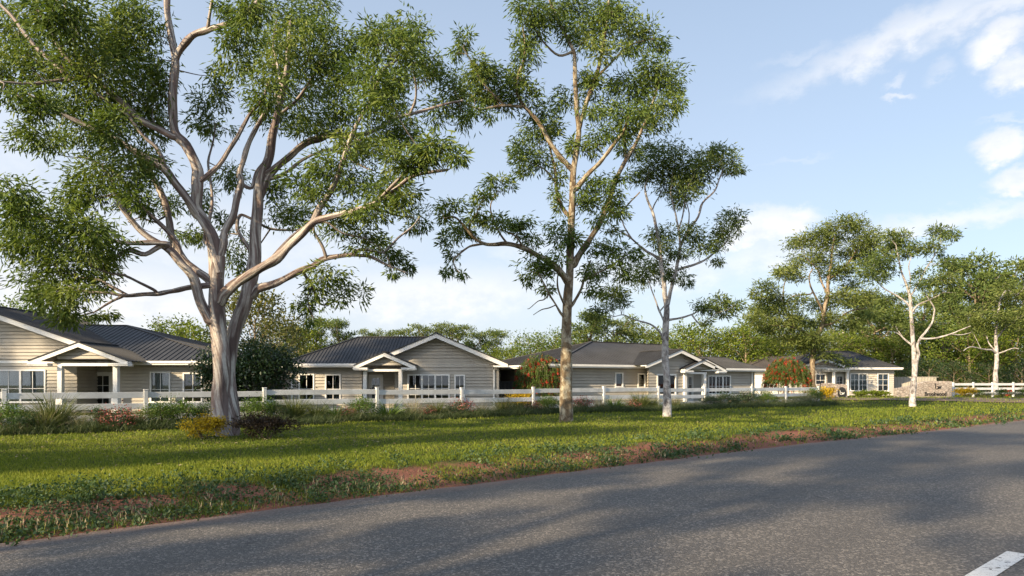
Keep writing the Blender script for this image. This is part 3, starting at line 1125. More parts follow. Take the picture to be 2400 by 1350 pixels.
H.boards(cm, (xq, bw), (xb, bw), zs, 0, [(H.lx(1992, bw) - xq, H.lx(2033, bw) - xq, H.lz(917, 2010, bw), H.lz(875, 2010, bw)), (H.lx(2056, bw) - xq, H.lx(2083, bw) - xq, H.lz(917, 2070, bw), H.lz(875, 2070, bw))])
H.boards(cm, (xb, bw), (xb, 9), zs)
H.boards(cm, (xb, 9), (xa, 9), zs)
H.boards(cm, (xa, 9), (xa, 0), zs)
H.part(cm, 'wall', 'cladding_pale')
H.slab(xa, xb, -.02, 9)
H.window(0, H.lx(1910), H.lx(1935), H.lz(902, 1920), H.lz(876, 1920), 1, 2, .4, 0)
H.window(bw, H.lx(1992, bw), H.lx(2033, bw), H.lz(917, 2010, bw), H.lz(875, 2010, bw), 2, 2, [.33, .66], 1)
H.window(bw, H.lx(2056, bw), H.lx(2083, bw), H.lz(917, 2070, bw), H.lz(875, 2070, bw), 1, 2, [.33, .66], 1)
H.door(yd, H.lx(1957, yd), H.lx(1978, yd), .02, H.lz(877, 1967, yd))
pr = (H.lx(1990, 4.5), 4.5, H.lz(823, 1990, 4.5))
H.hip(H.lx(1860, .1), H.lx(2113, .1), .06, 9.5, zE - .01, (H.lx(1905, 4.5), 4.5, pr[2]), pr, .25)
H.gable(xg0, xg1, xgp, -.55, 4, zE + .01, zgp, 0, .2, .0, .25)
f = MB()
yp = -1.0
f.box(H.lx(1938, yp), H.lx(1990, yp), yp - .3, -.03, H.lz(868, 1960, yp), H.lz(864, 1960, yp))
f.box(H.lx(1940, yp), H.lx(1989, yp), yp - .15, -.03, H.lz(871, 1960, yp), H.lz(868.05, 1960, yp))
H.part(f, 'porch_roof', 'white_trim')
for q in (1955, 1987):
    x = H.lx(q, yp)
    H.post(x - .1, x + .1, yp, yp + .2, H.lz(871.1, 1960, yp))
# garage wing on the left, set back, with a panelled roller door
yb_ = 5.5
ga, gb = H.lx(1748, yb_), H.lx(1897, yb_)
cm = MB()
gd0, gd1 = H.lx(1768, yb_), H.lx(1850, yb_)
H.boards(cm, (ga, yb_), (gb, yb_), zs, 0, [(gd0 - ga, gd1 - ga, 0, 2.25)])
H.boards(cm, (gb, yb_ + 5), (ga, yb_ + 5), zs)
H.boards(cm, (ga, yb_ + 5), (ga, yb_), zs)
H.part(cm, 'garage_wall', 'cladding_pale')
f = MB()
for k in range(4):
    z0_ = .02 + k * .556
    f.box(gd0 + .02, gd1 - .02, yb_ + .03, yb_ + .07, z0_, z0_ + .545)
H.part(f, 'garage_door', 'white_trim')
rm = H.roofm
H.roofm = 'roof_brown'
gx0, gx1 = H.lx(1738, yb_ - .5), H.lx(1960, yb_ - .5)
H.hip(gx0, gx1, yb_ - .5, yb_ + 5.5, zE - .03, (gx0 + 4, yb_ + 2.6, zE + 1.35), (gx1 - 3.5, yb_ + 2.6, zE + 1.35), .25)
H.roofm = rm

# ---- brick house glimpsed between the second and the third
m, t, p = mat('brick')
tcn = t.n('ShaderNodeTexCoord')
mp = t.n('ShaderNodeMapping', i_Vector=tcn.outputs['Object'], i_Rotation=(R(90), 0, 0))
br = t.n('ShaderNodeTexBrick', i_Vector=mp.outputs[0], i_Color1=(.30, .075, .045, 1), i_Color2=(.20, .055, .035, 1), i_Mortar=(.3, .27, .24, 1), i_Scale=1.)
br.inputs['Brick Width'].default_value = .24
br.inputs['Row Height'].default_value = .086
br.inputs['Mortar Size'].default_value = .008
t.link(br.outputs[0], p.inputs['Base Color'])
p.inputs['Roughness'].default_value = .85
M['brick'] = m
H = House('brick_house', 'red brick house with white trim glimpsed between the second house and the red bottlebrush', (1230 - 1200) / 28, F / 28, R(-12), .1, 'brick', 'roof_brown')
xa, xb = H.lx(1120), H.lx(1345)
f = MB()
wn = [(H.lx(1205), H.lx(1216)), (H.lx(1236), H.lx(1262))]
zz0, zz1 = .9, 2.1
xs_ = [xa, wn[0][0], wn[0][1], wn[1][0], wn[1][1], xb]
for k in range(0, 6, 2):
    f.box(xs_[k], xs_[k + 1], 0, .2, 0, 2.45)
for (q0, q1) in wn:
    f.box(q0, q1, .002, .198, 0, zz0)
    f.box(q0, q1, .002, .198, zz1, 2.45)
f.box(xa, xa + .2, .2, 9, 0, 2.45)
f.box(xb - .2, xb, .2, 9, 0, 2.45)
f.box(xa, xb, 9, 9.2, 0, 2.45)
H.part(f, 'wall', 'brick')
for (q0, q1) in wn:
    H.window(.03, q0, q1, zz0, zz1, 1, 2, .4, 1)
H.hip(xa - .5, xb + .5, -.5, 9.7, 2.55, (xa + 3.4, 4.6, 3.5), (xb - 3.4, 4.6, 3.5), .3)
f = MB()
x = H.lx(1193)
f.box(x - .12, x + .12, -1.2, -.96, 0, 2.35)
f.box(x - .2, x + 2.6, -1.3, -.5, 2.36, 2.5)
H.part(f, 'porch_post', 'white_trim')

# ------------------------------------------------------------------ fences and walls
FA = np.array([(170 - 1200) / 72., F / 72.])
FB = np.array([(1750 - 1200) / 38., F / 38.])
FD = unit(FB - FA)
FN = np.array([FD[1], -FD[0]])          # towards the road


def fence_at(px):
    """point of the fence line seen at photo column px, and its distance along"""
    k = (px - 1200) / F
    # A + t D : x = k y
    t_ = (k * FA[1] - FA[0]) / (FD[0] - k * FD[1])
    return FA + FD * t_, t_


def rail_fence(name, label, pts, hts, rails=(.98, .60, .22), cap=1.24):
    o = empty(name, (pts[0][0], pts[0][1], 0))
    tag(o, label, 'fence')
    org = np.array(pts[0])
    pts = [np.array(q) - org for q in pts]
    for i, q in enumerate(pts):
        d = unit(pts[min(i + 1, len(pts) - 1)] - pts[max(i - 1, 0)])
        f = MB()
        z = max(hts[min(i, len(hts) - 1)], hts[max(i - 1, 0)])
        f.bar((q[0], q[1], -.4), (q[0], q[1], cap + z), .13, .13, up=(d[0], d[1], 0))
        f.bar((q[0], q[1], cap + z), (q[0], q[1], cap + z + .03), .15, .15, up=(d[0], d[1], 0))
        f.build('post', M['white_fence'], o, bevel=.008)
    for i in range(len(pts) - 1):
        a_, b_ = pts[i], pts[i + 1]
        d = unit(b_ - a_)
        n_ = np.array([d[1], -d[0]])
        off = n_ * .0
        a2, b2 = a_ + d * .066 + off, b_ - d * .066 + off
        for rz in rails:
            f = MB()
            f.bar((a2[0], a2[1], rz + .1 + hts[i]), (b2[0], b2[1], rz + .1 + hts[i]), .045, .2)
            f.build('rail', M['white_fence'], o, bevel=.006)
    return o


fp = [-330, 10, 342, 620, 884, 1082, 1250, 1415, 1543, 1652, 1762, 1842, 1918]
pts = [fence_at(q)[0] for q in fp]
rail_fence('rail_fence', 'white three-rail fence running from the left edge to the oval entrance sign', pts,
           [.03, .0, .0, .05, .02, .0, .03, .05, .0, .0, .0, .0, 0])
g0 = np.array([(2234 - 1200) / 27.5, F / 27.5])
fpx = [2234, 2281, 2326, 2375, 2420, 2470]
pts = []
for i, q in enumerate(fpx):
    y_ = F / 27.5 + i * .55
    pts.append(np.array([(q - 1200) / F * y_, y_]))
rail_fence('rail_fence', 'white three-rail fence on the right of the lettered stone wall', pts, [.28] * 6)


def sheet_fence(name, label, pts, h, matn, z0=0.):
    o = empty(name, (pts[0][0], pts[0][1], z0))
    tag(o, label, 'fence')
    org = np.array(pts[0])
    for i in range(len(pts) - 1):
        a_, b_ = np.array(pts[i]) - org, np.array(pts[i + 1]) - org
        L = np.linalg.norm(b_ - a_)
        d = (b_ - a_) / L
        n_ = np.array([d[1], -d[0]])
        f = MB()
        k = 0
        u = 0.
        prof = [(0, 0), (.10, 0), (.13, .035), (.22, .035), (.25, 0)]
        while u < L - .25:
            for (ua, oa), (ub, ob_) in zip(prof[:-1], prof[1:]):
                pa, pb = a_ + d * (u + ua) + n_ * oa, a_ + d * (u + ub) + n_ * ob_
                f.face((pa[0], pa[1], .03), (pb[0], pb[1], .03), (pb[0], pb[1], h), (pa[0], pa[1], h))
            u += .25
        f.build('panel', M[matn], o)
        f = MB()
        f.bar((a_[0], a_[1], h), (b_[0], b_[1], h), .07, .06)
        f.build('rail', M[matn], o)
        f = MB()
        f.bar((a_[0], a_[1], .05), (b_[0], b_[1], .05), .07, .06)
        f.build('rail', M[matn], o)
    return o


def P2(px, s_):
    return ((px - 1200) / s_, F / s_)


sheet_fence('sheet_fence', 'dark ribbed metal fence in the gap between the first and the second house', [P2(540, 42), P2(672, 41)], 1.65, 'colorbond_dark')
sheet_fence('sheet_fence', 'dark ribbed metal fence behind the yellow flowers beside the red bottlebrush', [P2(1166, 38), P2(1286, 37)], 1.55, 'colorbond_dark')
sheet_fence('sheet_fence', 'grey-beige ribbed metal fence between the cream house and the lettered stone wall', [P2(2094, 24.5), P2(2140, 24.8), P2(2200, 25)], 1.75, 'colorbond_tan', .28)

# stone entrance walls
m, t, p = mat('crazy_stone')
tcn = t.n('ShaderNodeTexCoord')
mp = t.n('ShaderNodeMapping', i_Vector=tcn.outputs['Object'], i_Scale=(1, .6, 1.25))
vd = t.n('ShaderNodeTexVoronoi', i_Vector=mp.outputs[0], i_Scale=4.2, feature='DISTANCE_TO_EDGE')
vc = t.n('ShaderNodeTexVoronoi', i_Vector=mp.outputs[0], i_Scale=4.2, feature='F1')
sc_ = t.n('ShaderNodeSeparateColor', i_0=vc.outputs['Color'])
nz = t.noise(tcn.outputs['Object'], 12, 5, .65)
c = t.mix(sc_.outputs[0], (.27, .235, .205), (.40, .355, .315))
c = t.mix(t.rng(sc_.outputs[1], .6, .9, 0, .6), c, (.33, .26, .215))
c = t.mix(t.rng(nz, .3, .7, 0, .4), c, (.25, .215, .19))
c = t.mix(t.rng(vd.outputs['Distance'], .015, .05, 1, 0), c, (.19, .155, .13))
t.link(c, p.inputs['Base Color'])
p.inputs['Roughness'].default_value = .85
t.link(t.n('ShaderNodeBump', i_Height=t.math('ADD', t.rng(vd.outputs['Distance'], 0, .07), t.math('MULTIPLY', nz, .4)), i_Strength=.9, i_Distance=.04).outputs[0], p.inputs['Normal'])
M['crazy_stone'] = m


def text_mesh(s_, size, depth=.02):
    cu = bpy.data.curves.new('lettering', 'FONT')
    cu.body = s_
    cu.size = size
    cu.extrude = depth / 2
    cu.align_x = 'CENTER'
    cu.align_y = 'CENTER'
    cu.resolution_u = 3
    ob_ = bpy.data.objects.new('lettering_source', cu)
    col.objects.link(ob_)
    dg = bpy.context.evaluated_depsgraph_get()
    me = bpy.data.meshes.new_from_object(ob_.evaluated_get(dg))
    bpy.data.objects.remove(ob_)
    bpy.data.curves.remove(cu)
    return me


def logo(mb, cx, cz, y0, y1, h, th):
    """the estate's bw mark: a round-bowled b whose bowl runs into a sharp w"""
    def stroke(pts):
        for (xa_, za_), (xb_, zb_) in zip(pts[:-1], pts[1:]):
            mb.bar((cx + xa_ * h, (y0 + y1) / 2, cz + za_ * h), (cx + xb_ * h, (y0 + y1) / 2, cz + zb_ * h), abs(y1 - y0), th, up=(0.01, 0, 1) if abs(xa_ - xb_) > 1e-4 else (1, 0, 0))
    stroke([(-.42, .5), (-.42, -.30)])
    arc = [(-.42 + .24 + .24 * math.cos(R(q)), -.20 + .24 * math.sin(R(q))) for q in range(180, 470, 18)]
    stroke(arc)
    stroke([(.02, .10), (.16, -.42), (.30, .02), (.40, -.36)])
    stroke([(.40, -.36), (.52, .08), (.60, .10)])


# left wall with its end pillar and the oval sign
sL = 28.0
ox, oy = P2(1952, sL)
zl = gh(ox, oy)
o = empty('entrance_wall', (ox, oy, zl))
tag(o, 'low crazy-stone entrance wall carrying the black oval sign, beside a yellow bush', 'wall')
f = MB()
ZZ = lambda py: EYE - (py - HOR) / sL - zl
XX = lambda px: (px - 1952) / sL
f.prism([(XX(1917), -.2), (XX(1966), -.2), (XX(1966), ZZ(901)), (XX(1950), ZZ(897.5)), (XX(1935), ZZ(898)), (XX(1917), ZZ(901))], .1, .45)
f.prism([(XX(1959), -.3), (XX(1986), -.3), (XX(1986), ZZ(903.5)), (XX(1981), ZZ(901)), (XX(1966), ZZ(900)), (XX(1959), ZZ(901))], -.05, .5)
f.build('stonework', M['crazy_stone'], o, bevel=.03)
# oval sign
so = empty('oval_sign', (ox + XX(1972), oy - .1, zl + ZZ(921)))
tag(so, 'black oval plaque with the white letters bw, fixed to the entrance wall', 'sign')
f = MB()
N = 40
rx, rz = .34, .50
pts = [(rx * math.cos(math.tau * k / N), rz * math.sin(math.tau * k / N)) for k in range(N)]
f.prism(pts, -.03, .045)
f.build('plaque', M['dark_metal'], so)
f = MB()
logo(f, -.02, .02, -.055, -.031, .36, .026)
f.build('lettering', M['sign_white'], so)

# right wall with the sweeping top and the lettering
sR = 28.0
ox, oy = P2(2166, sR)
zr_ = gh(ox, oy) + .02
ZZ = lambda py: EYE - (py - HOR) / sR - zr_
XX = lambda px: (px - 2166) / sR
o = empty('entrance_wall', (ox, oy, zr_))
tag(o, 'long stone wall with a sweeping top and dark raised lettering, behind the slender white trunk', 'wall')
f = MB()
top = [(2101, 910), (2112, 908.5), (2125, 906.5), (2137, 904), (2148, 900.5), (2158, 897), (2168, 894.5), (2180, 893), (2232, 893.5)]
f.prism([(XX(2101), -.4), (XX(2232), -.4)] + [(XX(a_), ZZ(b_)) for a_, b_ in top[::-1]], 0, .45)
f.build('stonework', M['crazy_stone'], o, bevel=.02)
f = MB()
logo(f, XX(2197.5), ZZ(905.6), -.05, -.004, .5, .035)
f.build('emblem', M['dark_metal'], o)
me = text_mesh('Brookwood', .45, .04)
lo = link('lettering', me, M['dark_metal'], o)
lo.location = (XX(2192), -.03, ZZ(923.5))
lo.rotation_euler = (R(90), 0, 0)
me.update()
wd = max(v.co.x for v in me.vertices) - min(v.co.x for v in me.vertices)
lo.scale = ((50 / sR) / wd, (50 / sR) / wd * 1.3, 1)
# thin dark stake by the bush left of the oval sign
f = MB()
x, y = P2(1922.5, 29)
f.bar((0, 0, -.2), (0, 0, 1.35), .045, .045, up=(0, 1, 0))
f.bar((0, 0, 1.35), (0, 0, 1.4), .08, .08, up=(0, 1, 0))
st = f.build('garden_stake', M['wood_stake'])
st.location = (x, y, gh(x, y))
tag(st, 'thin dark stake standing by the stone wall behind the yellow bush', 'stake')
# ------------------------------------------------------------------ tree building


def catmull(P, per=4):
    P = np.asarray(P, float)
    if len(P) < 3:
        t_ = np.linspace(0, 1, per + 1)[:, None]
        return P[0] * (1 - t_) + P[-1] * t_
    Q = np.vstack([2 * P[0] - P[1], P, 2 * P[-1] - P[-2]])
    out_ = []
    for i in range(1, len(Q) - 2):
        p0, p1, p2, p3 = Q[i - 1:i + 3]
        for k_ in range(per):
            u = k_ / per
            out_.append(.5 * ((2 * p1) + (p2 - p0) * u + (2 * p0 - 5 * p1 + 4 * p2 - p3) * u * u + (3 * p1 - p0 - 3 * p2 + p3) * u ** 3))
    out_.append(Q[-2])
    return np.array(out_)


class Wood:
    """tubes gathered into one mesh with a bark UV (u round the limb, v metres along it)"""
    def __init__(s):
        s.V, s.F, s.UV, s.n = [], [], [], 0
    def tube(s, P, r, sides=8, rough=0., flute=None, seed=0, v0=0.):
        P = np.asarray(P, float)
        r = np.asarray(r, float)
        n = len(P)
        T = unit(np.gradient(P, axis=0))
        ref = np.array([0., 1., 0.]) if abs(T[0][1]) < .9 else np.array([1., 0., 0.])
        N = np.zeros_like(P)
        u = ref - T[0] * (ref @ T[0])
        N[0] = u / np.linalg.norm(u)
        for i in range(1, n):
            u = N[i - 1] - T[i] * (N[i - 1] @ T[i])
            N[i] = u / max(np.linalg.norm(u), 1e-9)
        B = np.cross(T, N)
        a = np.linspace(0, math.tau, sides, endpoint=False)
        L = np.r_[0, np.cumsum(np.linalg.norm(np.diff(P, axis=0), axis=1))]
        rad = np.repeat(r[:, None], sides, 1)
        if rough:
            q = np.random.default_rng(seed)
            ph = q.uniform(0, math.tau, 6)
            for k_ in range(6):
                rad = rad * (1 + rough * .5 * np.sin(a[None, :] * (1 + k_ % 4) + L[:, None] * (.6 + .55 * k_) / max(.3, r.max() * 3) + ph[k_]))
        if flute is not None:
            rad = rad * flute(a[None, :], L[:, None], L[-1])
        V = P[:, None, :] + rad[:, :, None] * (np.cos(a)[None, :, None] * N[:, None, :] + np.sin(a)[None, :, None] * B[:, None, :])
        base = s.n
        s.V.append(V.reshape(-1, 3))
        i, j = np.meshgrid(np.arange(n - 1), np.arange(sides), indexing='ij')
        j2 = (j + 1) % sides
        f = np.stack([i * sides + j, i * sides + j2, (i + 1) * sides + j2, (i + 1) * sides + j], -1).reshape(-1, 4)
        s.F.append(f + base)
        uu = np.stack([j / sides, (j + 1) / sides, (j + 1) / sides, j / sides], -1)
        vv = np.stack([L[i], L[i], L[i + 1], L[i + 1]], -1) + v0
        s.UV.append(np.stack([uu, vv], -1).reshape(-1, 2))
        s.n += n * sides
    def mesh(s, name):
        return np_mesh(name, np.vstack(s.V), np.vstack(s.F), uv=np.vstack(s.UV), smooth=True)


class Leaves:
    def __init__(s, seed=1):
        s.q = np.random.default_rng(seed)
        s.base, s.dir, s.len, s.wid, s.tint = [], [], [], [], []
    def add(s, base, d, ln, wd, tint):
        s.base.append(base)
        s.dir.append(unit(d))
        s.len.append(ln)
        s.wid.append(wd)
        s.tint.append(tint)
    def mesh(s, name, fold=.25):
        b = np.vstack(s.base)
        d = np.vstack(s.dir)
        ln = np.concatenate(s.len)[:, None]
        wd = np.concatenate(s.wid)[:, None]
        ti = np.concatenate(s.tint)
        rnd = unit(s.q.normal(size=b.shape))
        side = unit(np.cross(d, rnd))
        up = np.cross(side, d)
        tip = b + d * ln
        mid = b + d * ln * .42
        V = np.stack([b, mid + side * wd * .5 + up * wd * fold, tip - up * ln * .08, mid - side * wd * .5 + up * wd * fold], 1).reshape(-1, 3)
        f = np.arange(len(b) * 4).reshape(-1, 4)
        return np_mesh(name, V, f, tint=np.repeat(np.clip(ti, 0, 1), 4))


class Tree:
    """limbs in local metres + leaf clusters; twigs and leaves are grown from them"""
    def __init__(s, seed):
        s.q = np.random.default_rng(seed)
        s.seed = seed
        s.wood = Wood()
        s.S = []            # skeleton samples (x,y,z,r)
    def limb(s, P, r, sides=8, per=4, rough=.12, flute=None):
        P = np.asarray(P, float)
        Pc = catmull(P, per)
        u = np.linspace(0, 1, len(P))
        rc = np.interp(np.linspace(0, 1, len(Pc)), u, r)
        s.wood.tube(Pc, rc, sides, rough, flute, seed=int(s.q.integers(1 << 30)), v0=float(s.q.uniform(0, 9)))
        s.S.append(np.c_[Pc, rc])
    def samples(s):
        return np.vstack(s.S)
    def grow(s, clusters, leaf, twig=True):
        """clusters: list of (centre, (rx,ry,rz), n_leaves, droop)"""
        q = s.q
        lv = Leaves(s.seed + 5)
        SK = s.samples()
        for (c, rad, n, ) in clusters:
            c, rad = np.asarray(c, float), np.asarray(rad, float)
            nsub = int(np.clip(round(n / leaf.get('per', 55)), 3, 60))
            # sub-clump centres fill the ellipsoid, pushed to its outside
            d = unit(q.normal(size=(nsub, 3)))
            rr = q.uniform(.25, 1., nsub) ** .6
            E = c + d * rr[:, None] * rad * .88
            tone = q.normal(0, .10)
            near = SK[np.linalg.norm(SK[:, :3] - c, axis=1) < rad.max() * 4 + 1.5]
            SKc = near if len(near) else SK
            order = np.argsort([np.min(np.linalg.norm(SKc[:, :3] - e_, axis=1)) for e_ in E])
            for e_ in E[order]:
                if twig:
                    D = SKc[:, :3] - e_
                    dist = np.linalg.norm(D * np.array([1, 1, .8]), axis=1) + np.where(SKc[:, 2] > e_[2] + .1, rad.mean() * .8, 0) + .25 * rad.mean() * q.uniform(0, 1, len(SKc))
                    k_ = int(np.argmin(dist))
                    st = SKc[k_, :3]
                    L = np.linalg.norm(e_ - st)
                    if L > .08:
                        mid = st * .45 + e_ * .55 + q.normal(0, .07, 3) * L + np.array([0, 0, -.03 * L])
                        P = catmull(np.array([st, mid, e_]), 3)
                        r0 = min(SKc[k_, 3] * .8, .009 + leaf.get('twig', .012) * L)
                        s.wood.tube(P, np.linspace(r0, leaf.get('tip', .004), len(P)), 4, 0)
                        tw = unit(e_ - mid)
                        SKc = np.vstack([SKc, np.c_[P[2:], np.linspace(r0, leaf.get('tip', .004), len(P))[2:]]])
                    else:
                        tw = unit(e_ - c)
                else:
                    tw = unit(e_ - c)
                m_ = max(4, int(n / nsub * q.uniform(.6, 1.4)))
                sg = rad * leaf.get('spread', .30)
                b = e_ + q.normal(size=(m_, 3)) * sg - tw * q.uniform(0, .5, (m_, 1)) * sg.mean()
                out_ = unit(b - (e_ - tw * sg.mean() * .7))
                d_ = out_ * leaf.get('out', .6) + tw * .3 + q.normal(0, leaf.get('rand', .4), (m_, 3)) + np.array([0, 0, -leaf.get('droop', .5)])
                ln = leaf['len'] * q.uniform(.6, 1.2, m_)
                wd = leaf['wid'] * q.uniform(.7, 1.25, m_)
                hue = q.normal(0, .10)
                ti = .42 + tone + hue + q.normal(0, .15, m_)
                lv.add(b, d_, ln, wd, ti)
        return lv
    def place(s, name, label, cat, loc, bark, leafm, lv, group=None, crown='crown'):
        o = empty(name, loc)
        tag(o, label, cat, group)
        link('trunk', s.wood.mesh('trunk'), M[bark], o)
        link(crown, lv.mesh(crown), M[leafm], o)
        return o


class Photo:
    """turns limbs read off the photograph into metres round a tree's base"""
    def __init__(s, bpx, sc_, tree, bpy_=None):
        s.s0 = sc_
        s.y0 = F / sc_
        s.x0 = (bpx - 1200) / sc_
        s.z0 = gh(s.x0, s.y0) - .02 if bpy_ is None else EYE - (bpy_ - HOR) / sc_
        s.t = tree
        s.px = []
    def to(s, px, py, d):
        y = s.y0 + d
        return np.array([(px - 1200) * y / F - s.x0, d, EYE - (py - HOR) * y / F - s.z0])
    def limb(s, pts, r0, r1, d1=0., d0=None, sides=8, rough=.12, flute=None, rads=None, join=True):
        pts = [np.array(q, float) for q in pts]
        if s.px:
            S_ = np.array(s.px)
            k_ = int(np.argmin(np.hypot(S_[:, 0] - pts[0][0], S_[:, 1] - pts[0][1])))
            if d0 is None:
                d0 = S_[k_, 2]
            if join and np.hypot(*(S_[k_, :2] - pts[0])) > 1:
                pts = [S_[k_, :2].copy()] + pts
        elif d0 is None:
            d0 = 0.
        L = np.r_[0, np.cumsum([np.hypot(*(b - a_)) for a_, b in zip(pts[:-1], pts[1:])])]
        u = L / max(L[-1], 1e-6)
        dd_ = d0 + (d1 - d0) * u
        P = [s.to(q[0], q[1], dq) for q, dq in zip(pts, dd_)]
        if rads is not None:
            r = np.interp(u, np.linspace(0, 1, len(rads)), rads) / s.s0
        else:
            r = (r0 + (r1 - r0) * u ** .9) / s.s0
        s.t.limb(P, r, sides, 4, rough, flute)
        for a_, b, da, db in zip(pts[:-1], pts[1:], dd_[:-1], dd_[1:]):
            for k_ in np.linspace(0, 1, 8):
                q = a_ + (b - a_) * k_
                s.px.append((q[0], q[1], da + (db - da) * k_))
    def clusters(s, lst, leaf_px_area, layers, thick=.9, dj=.35):
        S_ = np.array(s.px)
        out_ = []
        for c in lst:
            px, py, rx, ry = c[:4]
            k_ = int(np.argmin(np.hypot(S_[:, 0] - px, S_[:, 1] - py)))
            d = c[4] if len(c) > 4 else S_[k_, 2] + s.t.q.normal(0, dj)
            sc_ = F / (s.y0 + d)
            n = int(layers * math.pi * rx * ry / leaf_px_area)
            out_.append((s.to(px, py, d), (rx / sc_, .5 * (rx + ry) / sc_ * thick, ry / sc_), max(n, 12)))
        return out_


# ------------------------------------------------------------------ the big gum on the left
T = Tree(11)
ph = Photo(533, 85, T)


def flute(a_, L, Lt):
    k_ = np.clip(1 - L / 3.2, 0, 1)
    tw = a_ + L * .32
    return 1 + (.16 * k_ + .05) * np.cos(2 * tw + .3) + .07 * np.sin(3 * tw + 1.) + .035 * np.sin(5 * tw) + .35 * np.exp(-L / .22) * (.6 + .4 * np.cos(3 * a_))


# main (left) stem and the stem that leans right, twined at the foot
ph.limb([(530, 1032), (521, 985), (517, 930), (521, 880), (518, 820), (511, 760), (507, 705), (508, 650), (511, 600)], 0, 0, -.1,
        rads=[20, 17.5, 17, 17.5, 17.5, 17.5, 16.5, 15, 14], sides=28, rough=.05, flute=flute)
ph.limb([(541, 1033), (547, 985), (540, 930), (536, 880), (541, 820), (553, 765), (572, 712), (588, 655), (596, 600), (598, 550), (603, 500), (607, 450), (614, 410), (630, 370), (638, 320), (648, 275), (660, 222), (672, 170), (676, 110), (680, 50)], 0, 0, 1.4, d0=.12, join=False,
        rads=[19, 15, 15.5, 15, 14.8, 15, 15, 15.5, 14.5, 14, 13, 12.5, 12, 11.5, 10, 9, 8, 7, 5, 3.5], sides=24, rough=.06, flute=flute)
# limbs on the left
ph.limb([(503, 668), (486, 669), (450, 673), (415, 680), (375, 688), (341, 689), (315, 692), (290, 693), (258, 687), (207, 684), (160, 672)], 7.5, 2.2, -1.2)
ph.limb([(364, 681), (330, 664), (293, 646), (258, 641), (215, 625)], 3.6, 1.5, -1.8)
ph.limb([(284, 696), (255, 710), (222, 731), (205, 735)], 3.6, 1.4, -1.0)
ph.limb([(300, 692), (262, 672), (230, 655), (180, 650)], 3.4, 1.4, -.6)
ph.limb([(492, 752), (484, 738), (470, 708), (459, 667), (449, 645), (423, 616), (398, 588), (355, 560), (320, 530), (284, 483), (272, 453), (262, 420), (240, 390)], 13, 3, -1.4, sides=12)
ph.limb([(400, 590), (380, 575), (341, 596), (302, 587), (267, 604), (230, 606), (180, 590), (120, 560), (60, 535)], 6.5, 2, -2.2)
ph.limb([(505, 690), (511, 677), (485, 652), (454, 631), (425, 603), (403, 554), (392, 492), (377, 451), (352, 405), (340, 385), (300, 345), (270, 326), (210, 300), (150, 270), (67, 221)], 11, 2.5, .9, sides=12)
ph.limb([(424, 600), (415, 570), (385, 535), (340, 490), (300, 440), (276, 410), (235, 385), (200, 370)], 6, 2, -.6)
ph.limb([(395, 572), (345, 568), (295, 570), (240, 558), (200, 555), (130, 520), (60, 490), (10, 470)], 6, 2, -2.8)
ph.limb([(507, 640), (503, 600), (495, 554), (478, 518), (459, 487), (462, 451), (463, 415), (460, 392), (437, 340), (412, 312), (405, 262), (407, 187), (412, 142), (402, 94), (393, 40), (391, -20), (388, -70)], 15, 6, -.6, sides=14)
ph.limb([(463, 505), (442, 472), (412, 431), (379, 390), (326, 360), (262, 319), (215, 300), (160, 275), (110, 250), (40, 225)], 10.5, 2.5, -2.0, sides=12)
ph.limb([(390, 402), (370, 350), (335, 318), (300, 270), (255, 240), (220, 215)], 5, 2, -1.5)
ph.limb([(412, 140), (422, 118), (436, 100), (457, 80), (484, 71), (520, 60), (555, 45), (585, 22), (605, 5), (640, -30)], 8, 5, -1.4, sides=10)
ph.limb([(486, 70), (491, 40), (497, 0), (499, -30)], 3.6, 2.6, -1.6)
ph.limb([(408, 322), (375, 304), (330, 281), (281, 236), (225, 187), (180, 157), (142, 116), (116, 67), (90, 22), (70, -20)], 8.5, 3.5, -2.2, sides=10)
ph.limb([(214, 184), (185, 185), (157, 186), (110, 192), (67, 197), (0, 191), (-60, 185)], 4.2, 1.8, -2.8)
ph.limb([(165, 187), (146, 165), (124, 146), (90, 116), (64, 86), (30, 40), (0, 10)], 6, 3, -1.6)
ph.limb([(112, 60), (125, 30), (133, 0), (138, -40)], 3.4, 2, -2.4)
ph.limb([(185, 85), (170, 50), (152, 10), (140, -20)], 3.2, 2.4, -1)
ph.limb([(398, 500), (360, 520), (330, 510), (300, 520)], 2.6, 1.2, 1.6)
# middle
ph.limb([(508, 615), (521, 580), (526, 544), (547, 503), (557, 462), (566, 426), (562, 405), (571, 375), (585, 330), (600, 300), (618, 270), (640, 240), (655, 200)], 10, 3.5, .2, sides=12)
ph.limb([(470, 424), (490, 408), (514, 386), (536, 352), (562, 311), (589, 262), (615, 236), (630, 190)], 6.5, 2.5, -.9, sides=10)
ph.limb([(595, 602), (583, 580), (557, 539), (562, 505), (588, 512), (634, 536), (696, 539), (730, 530)], 5.5, 2, 2.4)
ph.limb([(510, 600), (480, 560), (490, 520), (497, 470), (493, 420), (488, 380), (500, 330), (505, 290)], 5, 2, 1.5)
ph.limb([(565, 430), (590, 440), (600, 405), (628, 370)], 5, 3, .7)
